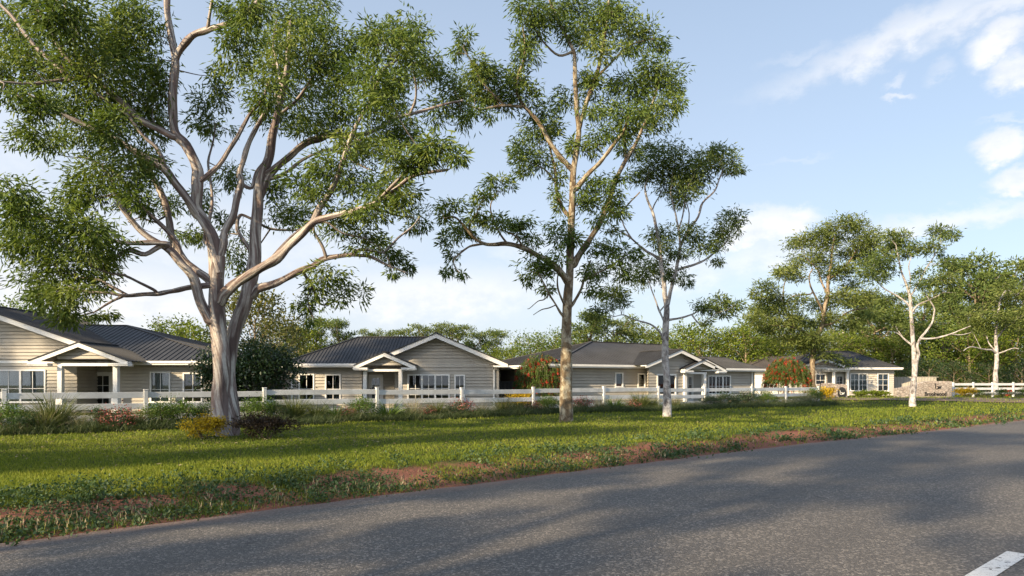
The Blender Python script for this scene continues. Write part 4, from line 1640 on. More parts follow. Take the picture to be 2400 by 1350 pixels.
# limbs on the right
ph.limb([(517, 705), (526, 688), (557, 662), (598, 636), (649, 606), (680, 575), (711, 544), (737, 520), (773, 508), (819, 498), (860, 484), (890, 468), (931, 440), (962, 416), (1000, 405), (1050, 398)], 13, 2.5, -2.4, sides=12)
ph.limb([(735, 518), (748, 490), (763, 467), (785, 430), (800, 385), (816, 339), (839, 285), (866, 243), (895, 170), (930, 140)], 7, 2.4, -1.6, sides=10)
ph.limb([(890, 468), (915, 440), (935, 420), (960, 395), (985, 368), (1010, 350)], 4, 1.6, -3)
ph.limb([(820, 497), (855, 490), (890, 492), (930, 505), (970, 510)], 3.5, 1.5, -1.4)
ph.limb([(590, 692), (603, 677), (639, 667), (670, 652), (711, 631), (737, 621), (762, 606), (814, 598), (845, 599), (870, 602), (900, 618), (932, 631), (955, 640)], 11, 2, .9, sides=12)
ph.limb([(764, 606), (757, 580), (737, 545), (735, 525)], 5, 2.5, .4)
ph.limb([(820, 598), (845, 585), (880, 588), (901, 590), (932, 559), (968, 530), (985, 505)], 4.6, 1.6, 1.8)
ph.limb([(708, 633), (718, 650), (732, 667), (742, 703), (760, 715), (790, 705)], 4.2, 1.6, 1.8)
ph.limb([(734, 670), (722, 690), (725, 720), (735, 745)], 2.6, 1.2, 1.4)
ph.limb([(604, 480), (625, 425), (645, 395), (675, 372), (701, 349), (725, 332), (750, 328), (773, 318), (823, 316), (860, 312), (895, 296), (924, 277), (970, 266), (1024, 250), (1060, 240), (1085, 235)], 9, 2.5, 1.6, sides=12)
ph.limb([(612, 415), (640, 395), (675, 365), (727, 325), (790, 322), (850, 330)], 6, 2, .4, sides=10)
ph.limb([(640, 418), (675, 401), (709, 375), (740, 360), (780, 352), (850, 390), (877, 400)], 4.5, 1.8, .2)
ph.limb([(640, 600), (700, 540), (760, 520), (800, 545), (860, 560)], 3, 1.6, -.2)
ph.limb([(650, 272), (690, 240), (720, 200), (750, 150), (770, 110)], 4.5, 2, .8)
ph.limb([(662, 215), (650, 150), (640, 100), (650, 40)], 4.2, 2, 2.4)
ph.limb([(960, 268), (975, 225), (970, 170), (958, 130)], 3.6, 1.6, .4)
big = [(40, 60, 95, 75), (140, 40, 85, 60), (240, 70, 95, 80), (330, 40, 75, 60), (310, 130, 85, 80), (225, 160, 95, 75), (120, 150, 90, 60), (30, 160, 70, 60),
       (370, 190, 35, 70), (330, 240, 65, 70), (240, 255, 95, 60), (140, 245, 80, 45), (60, 240, 70, 40), (70, 320, 55, 40), (120, 330, 45, 30), (200, 320, 80, 50), (270, 300, 60, 50),
       (355, 300, 45, 50), (290, 395, 95, 55), (225, 440, 80, 55), (170, 470, 45, 35), (320, 450, 50, 40), (350, 390, 45, 45),
       (30, 470, 60, 62), (80, 510, 70, 60), (20, 560, 55, 55), (110, 575, 70, 55), (190, 540, 75, 50), (240, 570, 60, 45), (330, 490, 40, 32), (190, 615, 85, 55), (110, 650, 70, 55), (170, 700, 75, 45), (230, 650, 50, 40), (255, 610, 40, 28),
       (90, 700, 35, 35), (150, 745, 60, 22), (245, 738, 32, 16), (300, 470, 45, 30),
       (520, 30, 32, 30), (565, 85, 55, 50), (600, 30, 60, 40), (650, 60, 80, 65), (725, 25, 75, 48), (760, 90, 55, 60), (700, 110, 75, 70), (620, 140, 75, 60), (540, 145, 45, 40), (700, 190, 80, 65), (630, 210, 70, 50), (760, 170, 45, 60), (510, 210, 38, 45), (660, 270, 65, 38), (730, 265, 50, 45), (790, 210, 40, 60),
       (468, 265, 36, 50), (500, 300, 45, 30), (785, 270, 45, 45), (720, 295, 55, 30), (810, 150, 35, 40), (840, 110, 40, 40),
       (955, 70, 62, 52), (985, 120, 50, 45), (920, 110, 45, 45), (880, 80, 40, 45), (860, 160, 55, 45), (900, 200, 60, 50), (940, 180, 40, 45), (1010, 175, 38, 35), (870, 240, 60, 45), (930, 250, 55, 40), (1060, 210, 48, 55), (1080, 280, 32, 38), (1040, 260, 40, 45), (1000, 150, 35, 40),
       (1020, 345, 60, 42), (960, 320, 65, 45), (900, 300, 55, 45), (870, 345, 65, 40), (1060, 370, 35, 25), (940, 370, 60, 35), (990, 385, 50, 20), (820, 330, 50, 40), (770, 385, 60, 40), (700, 420, 50, 40), (730, 450, 50, 30), (650, 440, 30, 30), (830, 420, 70, 42), (900, 440, 60, 42), (880, 490, 65, 35), (960, 470, 40, 40), (985, 510, 32, 35), (820, 500, 60, 22), (940, 415, 45, 25), (970, 540, 28, 18),
       (665, 490, 45, 42), (700, 510, 50, 32), (790, 535, 70, 28), (850, 560, 60, 30), (900, 575, 45, 30), (935, 595, 35, 35), (960, 625, 22, 22), (920, 640, 18, 14),
       (770, 645, 50, 32), (800, 680, 45, 38), (740, 690, 38, 38), (845, 690, 28, 25), (725, 735, 28, 26), (700, 715, 16, 20),
       (545, 575, 38, 60, 3.), (525, 520, 25, 25, 3.), (430, 555, 45, 25, 3.), (480, 470, 40, 40, 2.6), (540, 420, 45, 35, 2.2), (400, 480, 35, 35, 2.6), (460, 560, 30, 20, 3.), (570, 640, 25, 25, 3.2)]
lf = dict(len=.20, wid=.042, per=48, spread=.25, out=.55, rand=.36, droop=.5, twig=.010)
cl = ph.clusters(big, 34, 2.9, dj=.8)
lv = T.grow(cl, lf)
gum = T.place('gum_tree', 'big spreading gum with a twined streaky trunk, on the lawn at the left', 'tree', (ph.x0, ph.y0, ph.z0), 'bark_gum', 'leaf_gum', lv)

# ------------------------------------------------------------------ tall mottled gum in the middle
T = Tree(12)
ph = Photo(1328, 60.7, T)


def flute2(a_, L, Lt):
    return 1 + .05 * np.sin(2 * a_ + L * .2) + .03 * np.sin(5 * a_ + 1) + .22 * np.exp(-L / .3) * (.6 + .4 * np.cos(3 * a_ + 1))


ph.limb([(1328, 992), (1327, 940), (1328, 880), (1328, 820), (1328, 765), (1331, 700), (1335, 640), (1337, 570), (1340, 505), (1342, 450), (1344, 405), (1351, 356), (1357, 307), (1352, 262), (1349, 210), (1347, 150), (1344, 120), (1325, 82), (1306, 45), (1290, 4), (1282, -30), (1278, -70)], 0, 0, .3,
        rads=[15.5, 14.5, 14, 13.5, 12.5, 12, 10.5, 9.5, 9, 9, 8.5, 7.5, 7, 6.5, 6, 5.5, 5, 4.5, 4, 3.5, 3, 2], sides=18, rough=.05, flute=flute2)
ph.limb([(1357, 300), (1366, 270), (1377, 232), (1396, 184), (1407, 142), (1419, 75), (1426, 11), (1430, -40)], 6, 2, 1.4, sides=10)
ph.limb([(1396, 184), (1430, 150), (1470, 110), (1510, 95), (1545, 90)], 3, 1.2, 1.0)
ph.limb([(1345, 120), (1310, 130), (1275, 100), (1250, 60), (1240, 20)], 3, 1.4, -1)
ph.limb([(1340, 396), (1310, 364), (1287, 330), (1261, 285), (1227, 247), (1212, 217), (1212, 187), (1227, 142), (1230, 100), (1225, 60)], 6.5, 1.8, -.8, sides=10)
ph.limb([(1227, 250), (1182, 247), (1150, 252), (1122, 255), (1080, 235), (1060, 200)], 3.6, 1.4, -1.6)
ph.limb([(1182, 247), (1150, 215), (1125, 185), (1105, 145), (1085, 110)], 2.6, 1.1, -1.8)
ph.limb([(1351, 442), (1365, 424), (1381, 405), (1411, 375), (1434, 345), (1460, 310), (1475, 270)], 6.5, 2.5, -1.4, sides=10)
ph.limb([(1345, 620), (1352, 606), (1366, 587), (1385, 557), (1404, 527), (1426, 475), (1441, 427), (1467, 375), (1490, 337), (1510, 290), (1530, 240), (1545, 190)], 8, 2.4, .9, sides=12)
ph.limb([(1467, 375), (1465, 320), (1472, 260), (1475, 210)], 3.4, 1.6, 1.6)
ph.limb([(1420, 490), (1450, 500), (1480, 470), (1500, 450)], 3, 1.4, .2)
ph.limb([(1337, 508), (1317, 486), (1306, 456), (1302, 424), (1300, 390), (1290, 350), (1292, 310)], 5.5, 2, .8, sides=10)
ph.limb([(1303, 430), (1280, 400), (1262, 390), (1230, 375)], 2.6, 1.2, .4)
ph.limb([(1330, 660), (1310, 632), (1287, 614), (1261, 599), (1224, 580), (1190, 572), (1160, 573), (1134, 571), (1111, 557), (1089, 531), (1066, 509), (1040, 512)], 8.5, 1.8, -1.8, sides=12)
ph.limb([(1136, 571), (1117, 574), (1096, 580), (1066, 606), (1066, 625), (1078, 640)], 3, 1.2, -2.2)
ph.limb([(1190, 572), (1170, 545), (1155, 510), (1150, 480), (1165, 450)], 2.6, 1.1, -1.2)
ph.limb([(1225, 580), (1210, 555), (1180, 540), (1160, 535)], 2.4, 1.1, -1.9)
ph.limb([(1110, 555), (1100, 530), (1115, 505), (1125, 480)], 2.2, 1.1, -2.4)
ph.limb([(1333, 722), (1345, 708), (1362, 677), (1374, 636), (1385, 610)], 4.5, 1.6, .6)
ph.limb([(1366, 660), (1400, 640), (1430, 625), (1465, 600), (1485, 590)], 2.6, 1.2, .2)
ph.limb([(1327, 750), (1315, 735), (1302, 713), (1287, 689), (1272, 659), (1262, 640)], 3.2, 1.2, -.8)
ph.limb([(1302, 715), (1285, 722), (1269, 726), (1250, 738)], 1.8, .7, -1.4)
ph.limb([(1287, 690), (1275, 702), (1261, 706), (1242, 722), (1236, 724)], 1.6, .7, -.6)
ph.limb([(1326, 720), (1312, 690), (1306, 660), (1312, 620)], 2.8, 1.3, -1.0)
c2 = [(1235, 20, 42, 40), (1275, 35, 45, 45), (1245, 75, 35, 35), (1330, 15, 55, 40), (1385, 30, 60, 45), (1440, 50, 55, 50), (1490, 75, 45, 42), (1535, 85, 32, 30), (1548, 108, 18, 16), (1375, 85, 50, 42), (1330, 65, 38, 32), (1400, 110, 45, 32), (1240, 120, 32, 35), (1450, 20, 40, 30), (1470, 115, 32, 26),
      (1085, 85, 22, 24), (1075, 125, 24, 24), (1120, 145, 36, 26), (1150, 165, 30, 25), (1100, 190, 48, 34), (1165, 200, 50, 34), (1205, 160, 28, 40), (1190, 235, 45, 28), (1130, 225, 45, 30), (1215, 205, 28, 35), (1245, 210, 30, 28), (1230, 100, 30, 26), (1110, 265, 25, 20), (1150, 275, 18, 16),
      (1540, 150, 48, 35), (1565, 185, 42, 45), (1510, 185, 45, 38), (1480, 210, 42, 38), (1560, 240, 40, 35), (1520, 250, 42, 32), (1480, 265, 48, 30), (1585, 225, 22, 35), (1540, 290, 35, 25), (1440, 190, 28, 28), (1395, 205, 38, 38), (1370, 185, 28, 22), (1430, 250, 40, 35), (1390, 260, 32, 25), (1450, 300, 40, 35), (1500, 300, 35, 25), (1410, 320, 35, 28),
      (1320, 240, 40, 28), (1270, 260, 38, 25), (1245, 320, 40, 38), (1225, 360, 35, 30), (1290, 310, 35, 32), (1205, 345, 22, 25), (1260, 380, 45, 24), (1230, 395, 22, 16), (1300, 290, 25, 22), (1310, 395, 22, 30), (1340, 330, 22, 30), (1380, 350, 30, 25),
      (1390, 465, 46, 28), (1425, 450, 38, 30), (1400, 425, 40, 24), (1440, 480, 25, 22), (1450, 505, 30, 20), (1360, 465, 22, 25), (1405, 505, 25, 22), (1465, 410, 25, 20), (1480, 345, 30, 28), (1300, 450, 18, 25), (1310, 480, 15, 25),
      (1060, 485, 34, 24), (1040, 505, 20, 18), (1130, 465, 32, 20), (1155, 440, 24, 20), (1168, 418, 24, 14), (1195, 432, 14, 14), (1068, 540, 38, 32), (1045, 560, 18, 22), (1115, 500, 26, 22), (1150, 520, 42, 24), (1195, 525, 30, 18), (1225, 530, 26, 22), (1060, 610, 24, 24), (1048, 638, 14, 14), (1085, 648, 14, 12), (1110, 555, 22, 16),
      (1245, 555, 36, 22), (1310, 545, 40, 32), (1345, 560, 24, 24), (1255, 620, 40, 32), (1285, 640, 26, 22), (1240, 650, 20, 16), (1310, 600, 22, 22), (1395, 585, 40, 22), (1435, 575, 36, 20), (1470, 590, 34, 26), (1495, 600, 16, 18), (1405, 630, 40, 28), (1390, 675, 26, 24), (1375, 640, 20, 25), (1450, 625, 28, 16), (1465, 645, 24, 22), (1290, 675, 22, 16), (1440, 540, 18, 14)]
lf2 = dict(len=.24, wid=.052, per=40, spread=.28, out=.6, rand=.36, droop=.55, twig=.009)
cl = ph.clusters(c2, 26, 3.0, dj=.5)
lv = T.grow(cl, lf2)
T.place('gum_tree', 'tall gum with a straight mottled trunk, standing alone mid-lawn in front of the red bottlebrush', 'tree', (ph.x0, ph.y0, ph.z0), 'bark_spotted', 'leaf_gum', lv)

# ------------------------------------------------------------------ slim white gum
T = Tree(13)
ph = Photo(1564, 53.3, T)
ph.limb([(1564, 980), (1564, 940), (1563, 900), (1560, 850), (1559, 812), (1561, 756), (1563, 719), (1558, 692), (1556, 662), (1550, 625), (1546, 580), (1539, 539), (1531, 501), (1518, 470), (1512, 440), (1520, 410)], 0, 0, .2,
        rads=[10, 9, 8.5, 8, 8, 7.2, 7.6, 6, 5.5, 5, 4.5, 4, 3.5, 3, 2.4, 1.5], sides=14, rough=.06, flute=flute2)
ph.limb([(1564, 715), (1569, 692), (1577, 662), (1584, 636), (1591, 602), (1595, 576), (1614, 539), (1636, 509), (1647, 475), (1674, 449), (1685, 422), (1695, 395)], 5, 1.4, -.6)
ph.limb([(1584, 634), (1600, 628), (1625, 621), (1651, 610), (1681, 587), (1704, 565), (1715, 535)], 3.4, 1.2, .9)
ph.limb([(1594, 580), (1592, 548), (1587, 520), (1580, 486), (1572, 455), (1575, 430)], 2.8, 1.2, -.2)
ph.limb([(1590, 540), (1600, 505), (1606, 470), (1610, 440)], 2.2, 1.1, -.8)
ph.limb([(1612, 540), (1615, 500), (1605, 460)], 2.0, 1.0, .3)
ph.limb([(1545, 607), (1530, 597), (1512, 587), (1482, 561), (1460, 545), (1445, 538), (1422, 516)], 3.4, 1.0, -1.0)
ph.limb([(1482, 561), (1465, 535), (1455, 510), (1445, 500)], 2.0, .9, -1.2)
ph.limb([(1536, 520), (1530, 490), (1545, 460), (1560, 430)], 2.0, 1.0, 1.2)
ph.limb([(1561, 765), (1554, 748), (1546, 730), (1535, 700), (1524, 670), (1520, 650)], 2.8, 1.0, .9)
ph.limb([(1559, 812), (1554, 797), (1546, 778), (1524, 760), (1486, 749), (1462, 738), (1440, 742)], 3, .9, -.8)
ph.limb([(1546, 730), (1565, 705), (1560, 690), (1545, 660)], 1.8, .8, .4)
ph.limb([(1564, 750), (1580, 748), (1595, 745), (1621, 737), (1640, 728), (1665, 722)], 3, 1, -.6)
ph.limb([(1622, 738), (1632, 752), (1644, 762), (1656, 752), (1675, 735)], 2.0, .8, -1.0)
c3 = [(1560, 372, 62, 36), (1600, 405, 50, 36), (1540, 410, 45, 28), (1575, 430, 45, 26), (1625, 415, 40, 28), (1500, 410, 28, 22), (1520, 350, 30, 20), (1610, 440, 35, 26), (1600, 465, 30, 20), (1650, 385, 28, 18),
      (1670, 360, 34, 20), (1700, 350, 28, 14), (1690, 385, 34, 24), (1718, 400, 26, 12), (1740, 404, 12, 8), (1720, 375, 18, 16),
      (1560, 548, 30, 22), (1535, 560, 22, 24), (1555, 575, 24, 16), (1610, 540, 22, 18), (1630, 545, 22, 20), (1640, 575, 40, 20), (1672, 570, 24, 20), (1690, 530, 28, 26), (1715, 515, 28, 24), (1700, 560, 26, 18), (1728, 530, 16, 18), (1680, 610, 18, 12), (1600, 590, 22, 14), (1575, 600, 18, 14),
      (1520, 638, 40, 30), (1505, 655, 26, 20), (1545, 620, 26, 18), (1590, 645, 30, 16), (1600, 665, 22, 10), (1565, 640, 18, 16),
      (1440, 682, 30, 18), (1462, 692, 22, 18), (1420, 690, 16, 14), (1400, 730, 26, 16), (1430, 715, 20, 14), (1385, 745, 14, 12), (1460, 715, 16, 12),
      (1690, 705, 32, 16), (1665, 712, 30, 16), (1710, 722, 24, 14), (1650, 725, 22, 12), (1690, 730, 26, 12), (1660, 755, 16, 8), (1730, 712, 12, 10)]
lf3 = dict(len=.22, wid=.048, per=42, spread=.34, out=.6, rand=.4, droop=.45, twig=.008, tip=.004)
cl = ph.clusters(c3, 16, 3.2, dj=.4)
lv = T.grow(cl, lf3)
T.place('gum_tree', 'slim white-trunked gum with a thin crown, on the lawn before the third house', 'tree', (ph.x0, ph.y0, ph.z0), 'bark_white', 'leaf_gum_light', lv)

# ------------------------------------------------------------------ gums on the right
T = Tree(14)
ph = Photo(1905, 26.5, T, 925)
ph.limb([(1905, 930), (1904, 882), (1906, 829), (1909, 804), (1918, 780), (1928, 760), (1931, 726), (1940, 690), (1941, 654), (1948, 620), (1950, 590), (1955, 560)], 0, 0, .5, rads=[7, 6.5, 6.5, 6, 5.5, 5, 4.5, 4, 3.6, 3, 2.4, 1.5], sides=12, rough=.08)
ph.limb([(1908, 806), (1897, 788), (1881, 776), (1860, 768), (1838, 765)], 3.6, 1.4, -2)
ph.limb([(1940, 690), (1925, 660), (1918, 635), (1900, 615), (1885, 600)], 2.6, 1.1, 1)
ph.limb([(1930, 735), (1920, 712), (1900, 672), (1897, 647), (1905, 630)], 3, 1.1, -1.5)
ph.limb([(1928, 762), (1945, 760), (1962, 752), (1987, 732), (2015, 724), (2040, 722)], 3.4, 1.1, 1)
ph.limb([(1942, 655), (1965, 640), (1985, 620), (2005, 590), (2015, 560)], 3, 1.1, 1.5)
ph.limb([(1897, 690), (1865, 692), (1850, 700), (1838, 710), (1830, 690)], 2, .9, -2)
ph.limb([(1885, 778), (1850, 745), (1838, 715), (1836, 680), (1842, 650)], 2.4, 1, -.5)
c4 = [(1885, 560, 32, 14), (1865, 572, 25, 12), (1915, 552, 24, 14), (1950, 535, 28, 14), (1985, 522, 34, 16), (2015, 535, 28, 18), (2035, 560, 22, 22), (2010, 575, 28, 18), (1960, 560, 26, 14), (1930, 580, 36, 16), (2045, 585, 22, 22), (2030, 605, 30, 18), (1890, 605, 36, 14), (1925, 612, 32, 12), (1860, 625, 22, 11), (1840, 640, 24, 14), (1950, 640, 36, 16), (1980, 630, 28, 14), (1980, 595, 22, 12),
      (1825, 640, 16, 11), (1790, 665, 16, 10), (1775, 690, 14, 14), (1810, 680, 18, 14), (1868, 650, 24, 12), (1965, 690, 36, 14), (1998, 675, 24, 14), (2010, 705, 30, 14), (1930, 715, 36, 16), (1955, 740, 30, 13), (1790, 705, 22, 14), (1825, 700, 24, 12), (1845, 720, 32, 14), (1800, 735, 30, 15), (1770, 745, 22, 14), (1835, 755, 36, 16), (1795, 770, 28, 15), (1870, 745, 24, 14), (1850, 790, 36, 16), (1900, 790, 40, 18), (1885, 815, 36, 14), (1935, 800, 28, 14), (1990, 760, 28, 12), (2030, 690, 28, 14), (2020, 735, 24, 10), (1905, 760, 30, 14), (1880, 700, 20, 10), (1940, 835, 25, 10), (1985, 850, 22, 8)]
lf4 = dict(len=.36, wid=.085, per=36, spread=.40, out=.6, rand=.45, droop=.25, twig=.008, tip=.008)
cl = ph.clusters(c4, 13, 5.6, thick=1.1, dj=1.0)
lv = T.grow(cl, lf4)
T.place('gum_tree', 'tall layered gum with a yellowish trunk, rising behind the second bottlebrush at the cream house', 'tree', (ph.x0, ph.y0, ph.z0), 'bark_brown', 'leaf_olive', lv)

T = Tree(15)
ph = Photo(2139, 38, T)
ph.limb([(2139, 958), (2139, 935), (2141, 900), (2144, 865), (2142, 829), (2139, 788), (2136, 741), (2133, 697), (2125, 669), (2112, 635), (2106, 605), (2100, 575)], 0, 0, .2, rads=[7.4, 6.4, 5.8, 5.6, 5, 4.4, 4, 3.6, 3, 2.2, 1.6, 1], sides=12, rough=.07, flute=flute2)
ph.limb([(2145, 862), (2150, 840), (2153, 829), (2150, 810), (2158, 792), (2169, 779), (2184, 757), (2190, 726), (2181, 707), (2170, 690)], 4, 1.1, -.6)
ph.limb([(2160, 793), (2175, 794), (2200, 791), (2231, 782), (2250, 774), (2275, 764)], 2.8, .9, -1.2)
ph.limb([(2231, 783), (2250, 785), (2275, 780)], 1.5, .7, -.8)
ph.limb([(2139, 810), (2130, 803), (2116, 791), (2107, 778), (2100, 766), (2095, 755)], 2.4, .9, .8)
ph.limb([(2117, 792), (2105, 782), (2092, 775)], 1.4, .7, 1.1)
ph.limb([(2135, 722), (2120, 705), (2100, 692), (2072, 676), (2052, 655), (2040, 640)], 2.4, .9, .6)
ph.limb([(2136, 735), (2150, 716), (2175, 704), (2200, 692), (2218, 680)], 2.3, .9, -.8)
ph.limb([(2130, 690), (2134, 655), (2130, 625), (2136, 600)], 1.8, .8, -.3)
ph.limb([(2134, 695), (2155, 660), (2170, 630), (2190, 600), (2205, 570)], 2., .8, .7)
c5 = [(2105, 548, 28, 14), (2090, 562, 20, 14), (2115, 568, 28, 14), (2140, 582, 24, 13), (2085, 585, 22, 12), (2210, 545, 26, 13), (2192, 540, 18, 10), (2228, 550, 16, 11), (2185, 575, 24, 13), (2165, 585, 20, 11), (2120, 595, 24, 10),
      (2048, 612, 32, 18), (2070, 628, 28, 16), (2035, 640, 28, 15), (2075, 605, 24, 14), (2055, 650, 22, 12), (2160, 665, 24, 11), (2185, 662, 24, 12), (2210, 650, 24, 16), (2225, 632, 20, 20), (2235, 665, 22, 18), (2215, 690, 22, 14), (2244, 690, 16, 14), (2085, 705, 22, 12), (2100, 725, 20, 12), (2075, 745, 30, 14), (2105, 750, 26, 13), (2055, 735, 20, 12), (2215, 612, 14, 10), (2208, 595, 10, 9), (2150, 640, 14, 10)]
lf5 = dict(len=.28, wid=.065, per=34, spread=.38, out=.6, rand=.42, droop=.35, twig=.008, tip=.006)
cl = ph.clusters(c5, 14, 4.2, thick=1., dj=.6)
lv = T.grow(cl, lf5)
T.place('gum_tree', 'slender white gum forking low, standing in front of the lettered stone wall', 'tree', (ph.x0, ph.y0, ph.z0), 'bark_white', 'leaf_gum_light', lv)

T = Tree(16)
ph = Photo(2335, 26.5, T, 921)
ph.limb([(2335, 926), (2333, 882), (2336, 850), (2336, 830), (2334, 800), (2334, 775), (2338, 740), (2345, 700)], 0, 0, .3, rads=[5.6, 5, 4.6, 4.4, 3.4, 3, 2.2, 1.4], sides=10, rough=.08)
ph.limb([(2335, 828), (2322, 820), (2306, 819), (2275, 813), (2258, 822)], 2.4, .9, -1.5)
ph.limb([(2333, 822), (2322, 810), (2316, 800), (2312, 785)], 2, .9, .7)
ph.limb([(2337, 830), (2350, 825), (2375, 816), (2388, 818)], 2, .8, -.6)
ph.limb([(2337, 790), (2355, 770), (2380, 750), (2405, 735)], 2.2, .9, .8)
ph.limb([(2345, 700), (2360, 680), (2385, 690), (2410, 660)], 1.8, .8, 1)
c6 = [(2300, 745, 28, 16), (2335, 735, 30, 16), (2280, 765, 26, 14), (2320, 765, 34, 13), (2360, 755, 26, 15), (2260, 745, 22, 14), (2385, 775, 25, 15), (2400, 740, 26, 18), (2345, 700, 28, 16), (2375, 690, 28, 15), (2410, 680, 30, 18), (2360, 670, 26, 13), (2290, 720, 26, 13), (2410, 720, 26, 14)]
cl = ph.clusters(c6, 13, 4.2, thick=1.1, dj=1.)
lv = T.grow(cl, lf4)
T.place('gum_tree', 'white-trunked gum with spreading low arms, behind the fence at the right edge', 'tree', (ph.x0, ph.y0, ph.z0), 'bark_white', 'leaf_olive', lv)
# ------------------------------------------------------------------ shrubs and garden plants


def strips(name, base, d, ln, wd, bend, tint, seg=4):
    """arching blades: base (n,3), direction, length, width, bend (fraction of length that droops)"""
    n = len(base)
    q = np.random.default_rng(n)
    d = unit(d)
    side = unit(np.cross(d, unit(q.normal(size=(n, 3)) * [1, 1, .2])))
    horiz = d.copy()
    horiz[:, 2] = 0
    horiz = unit(horiz + 1e-6)
    rows = []
    for k_ in range(seg + 1):
        u = k_ / seg
        c = base + d * (ln * u)[:, None] + horiz * (bend * ln * u * u * .6)[:, None] - np.array([0, 0, 1.]) * (bend * ln * u ** 3 * .7)[:, None]
        w_ = (wd * (1 - u ** 1.5) * .5 + wd * .02)[:, None]
        rows += [c - side * w_, c + side * w_]
    V = np.stack(rows, 1).reshape(-1, 3)
    m_ = 2 * (seg + 1)
    b = np.arange(n)[:, None] * m_
    f = np.concatenate([np.stack([b[:, 0] + 2 * k_, b[:, 0] + 2 * k_ + 1, b[:, 0] + 2 * k_ + 3, b[:, 0] + 2 * k_ + 2], 1) for k_ in range(seg)])
    return np_mesh(name, V, f, tint=np.repeat(np.clip(tint, 0, 1), m_))


def tussock_mesh(seed, h, r, n, wid=.012, bend=.7, tone=.45):
    q = np.random.default_rng(seed)
    a_ = q.uniform(0, math.tau, n)
    rr = r * .28 * np.sqrt(q.uniform(0, 1, n))
    base = np.stack([np.cos(a_) * rr, np.sin(a_) * rr, np.zeros(n) - .02], 1)
    tilt = np.abs(q.normal(0, .38, n))
    d = np.stack([np.cos(a_ + q.normal(0, .5, n)) * np.sin(tilt), np.sin(a_ + q.normal(0, .5, n)) * np.sin(tilt), np.cos(tilt)], 1)
    ln = h * q.uniform(.55, 1.15, n)
    return strips('blades', base, d, ln, np.full(n, wid) * q.uniform(.6, 1.3, n), bend * q.uniform(.3, 1.2, n), tone + q.normal(0, .2, n))


def bush_parts(seed, rx, ry, h, n, ln, wd, droop=.1, low=.08, nsub=26, rand=.6, up=.35):
    """stems + leaves of a rounded bush"""
    T_ = Tree(seed)
    q = T_.q
    for k_ in range(9):
        a_ = q.uniform(0, math.tau)
        e_ = np.array([math.cos(a_) * rx * q.uniform(.3, .75), math.sin(a_) * ry * q.uniform(.3, .75), h * q.uniform(.5, .85)])
        T_.limb([np.array([e_[0] * .1, e_[1] * .1, -.05]), e_ * np.array([.5, .5, .45]) + q.normal(0, .04, 3), e_], np.array([.016, .012, .005]) * (h / 1.0) ** .5, 5, 3, 0)
    cl_ = []
    for k_ in range(nsub):
        d = unit(q.normal(size=3) * [1, 1, .9])
        d[2] = abs(d[2]) if q.uniform() < .75 else d[2]
        rr = q.uniform(.35, .95)
        c = np.array([d[0] * rx * rr, d[1] * ry * rr, h * .5 + d[2] * h * .5 * rr])
        c[2] = max(c[2], low * h + .05)
        cl_.append((c, np.array([rx, ry, h * .5]) * .30, n // nsub))
    lf_ = dict(len=ln, wid=wd, per=16, spread=.5, out=.6, rand=rand, droop=droop - up, twig=.006, tip=.0025)
    lv_ = T_.grow(cl_, lf_)
    return T_, lv_, q


def bush(name, label, cat, loc, seed, rx, ry, h, n, ln, wd, leafm, group=None, flower=None, nfl=0, flen=.05, bark='bark_brown', rot=0., **k):
    T_, lv_, q = bush_parts(seed, rx, ry, h, n, ln, wd, **k)
    o = empty(name, loc, rot)
    tag(o, label, cat, group)
    link('stems', T_.wood.mesh('stems'), M[bark], o)
    link('foliage', lv_.mesh('foliage'), M[leafm], o)
    if flower:
        fl = Leaves(seed + 3)
        m_ = max(3, nfl // 14)
        d = unit(q.normal(size=(m_, 3)))
        d[:, 2] = np.abs(d[:, 2])
        C = np.stack([d[:, 0] * rx * .95, d[:, 1] * ry * .95, h * .5 + d[:, 2] * h * .5], 1)
        b = np.repeat(C, 14, 0) + q.normal(0, flen * 1.8, (m_ * 14, 3))
        fl.add(b, q.normal(size=b.shape), np.full(len(b), flen), np.full(len(b), flen * .7), q.uniform(0, 1, len(b)))
        link('flowers', fl.mesh('flowers'), M[flower], o)['kind'] = 'stuff'
    return o


def at(px, s_, dz=0.):
    x, y = P2(px, s_)
    return (x, y, gh(x, y) + dz)


# shrubs at the foot of the big gum
bush('shrub', 'golden yellow shrub at the left foot of the big gum', 'shrub', at(482, 89), 31, .56, .5, .62, 2600, .075, .032, 'leaf_yellow_shrub', droop=.2, nsub=34)
bush('shrub', 'dark maroon twiggy shrub at the right foot of the big gum', 'shrub', at(622, 89), 32, .85, .65, .66, 2600, .08, .038, 'leaf_maroon', droop=.1, nsub=34, rand=.8)
bush('shrub', 'bright yellow shrub beside the oval sign', 'shrub', at(1934, 31.5), 33, .78, .6, .95, 2200, .11, .05, 'leaf_yellow_shrub', droop=.1, nsub=30)
bush('shrub', 'yellow shrub at the right end of the lettered stone wall', 'shrub', at(2263, 29), 34, .9, .6, .78, 1800, .11, .05, 'leaf_yellow_shrub', droop=.1, nsub=30)
bush('shrub', 'yellow-flowered shrub against the dark metal fence behind the white rails', 'shrub', at(1212, 43), 35, 1.0, .6, .95, 1600, .12, .04, 'leaf_yellow_shrub', droop=.1, nsub=26)
bush('shrub', 'low leafy green shrub below the three-pane window of the cream house', 'shrub', at(2018, 27), 36, .7, .5, .5, 900, .16, .08, 'leaf_bush', nsub=14)
bush('shrub', 'low leafy green shrub at the right wall corner of the cream house', 'shrub', at(2060, 27), 37, 1.0, .5, .55, 1100, .16, .08, 'leaf_bush', nsub=14)
bush('shrub', 'large glossy dark green bush between the first and second house', 'shrub', at(606, 48), 38, 1.9, 1.5, 3.75, 8500, .17, .085, 'leaf_deep', droop=.35, nsub=60, low=.03)
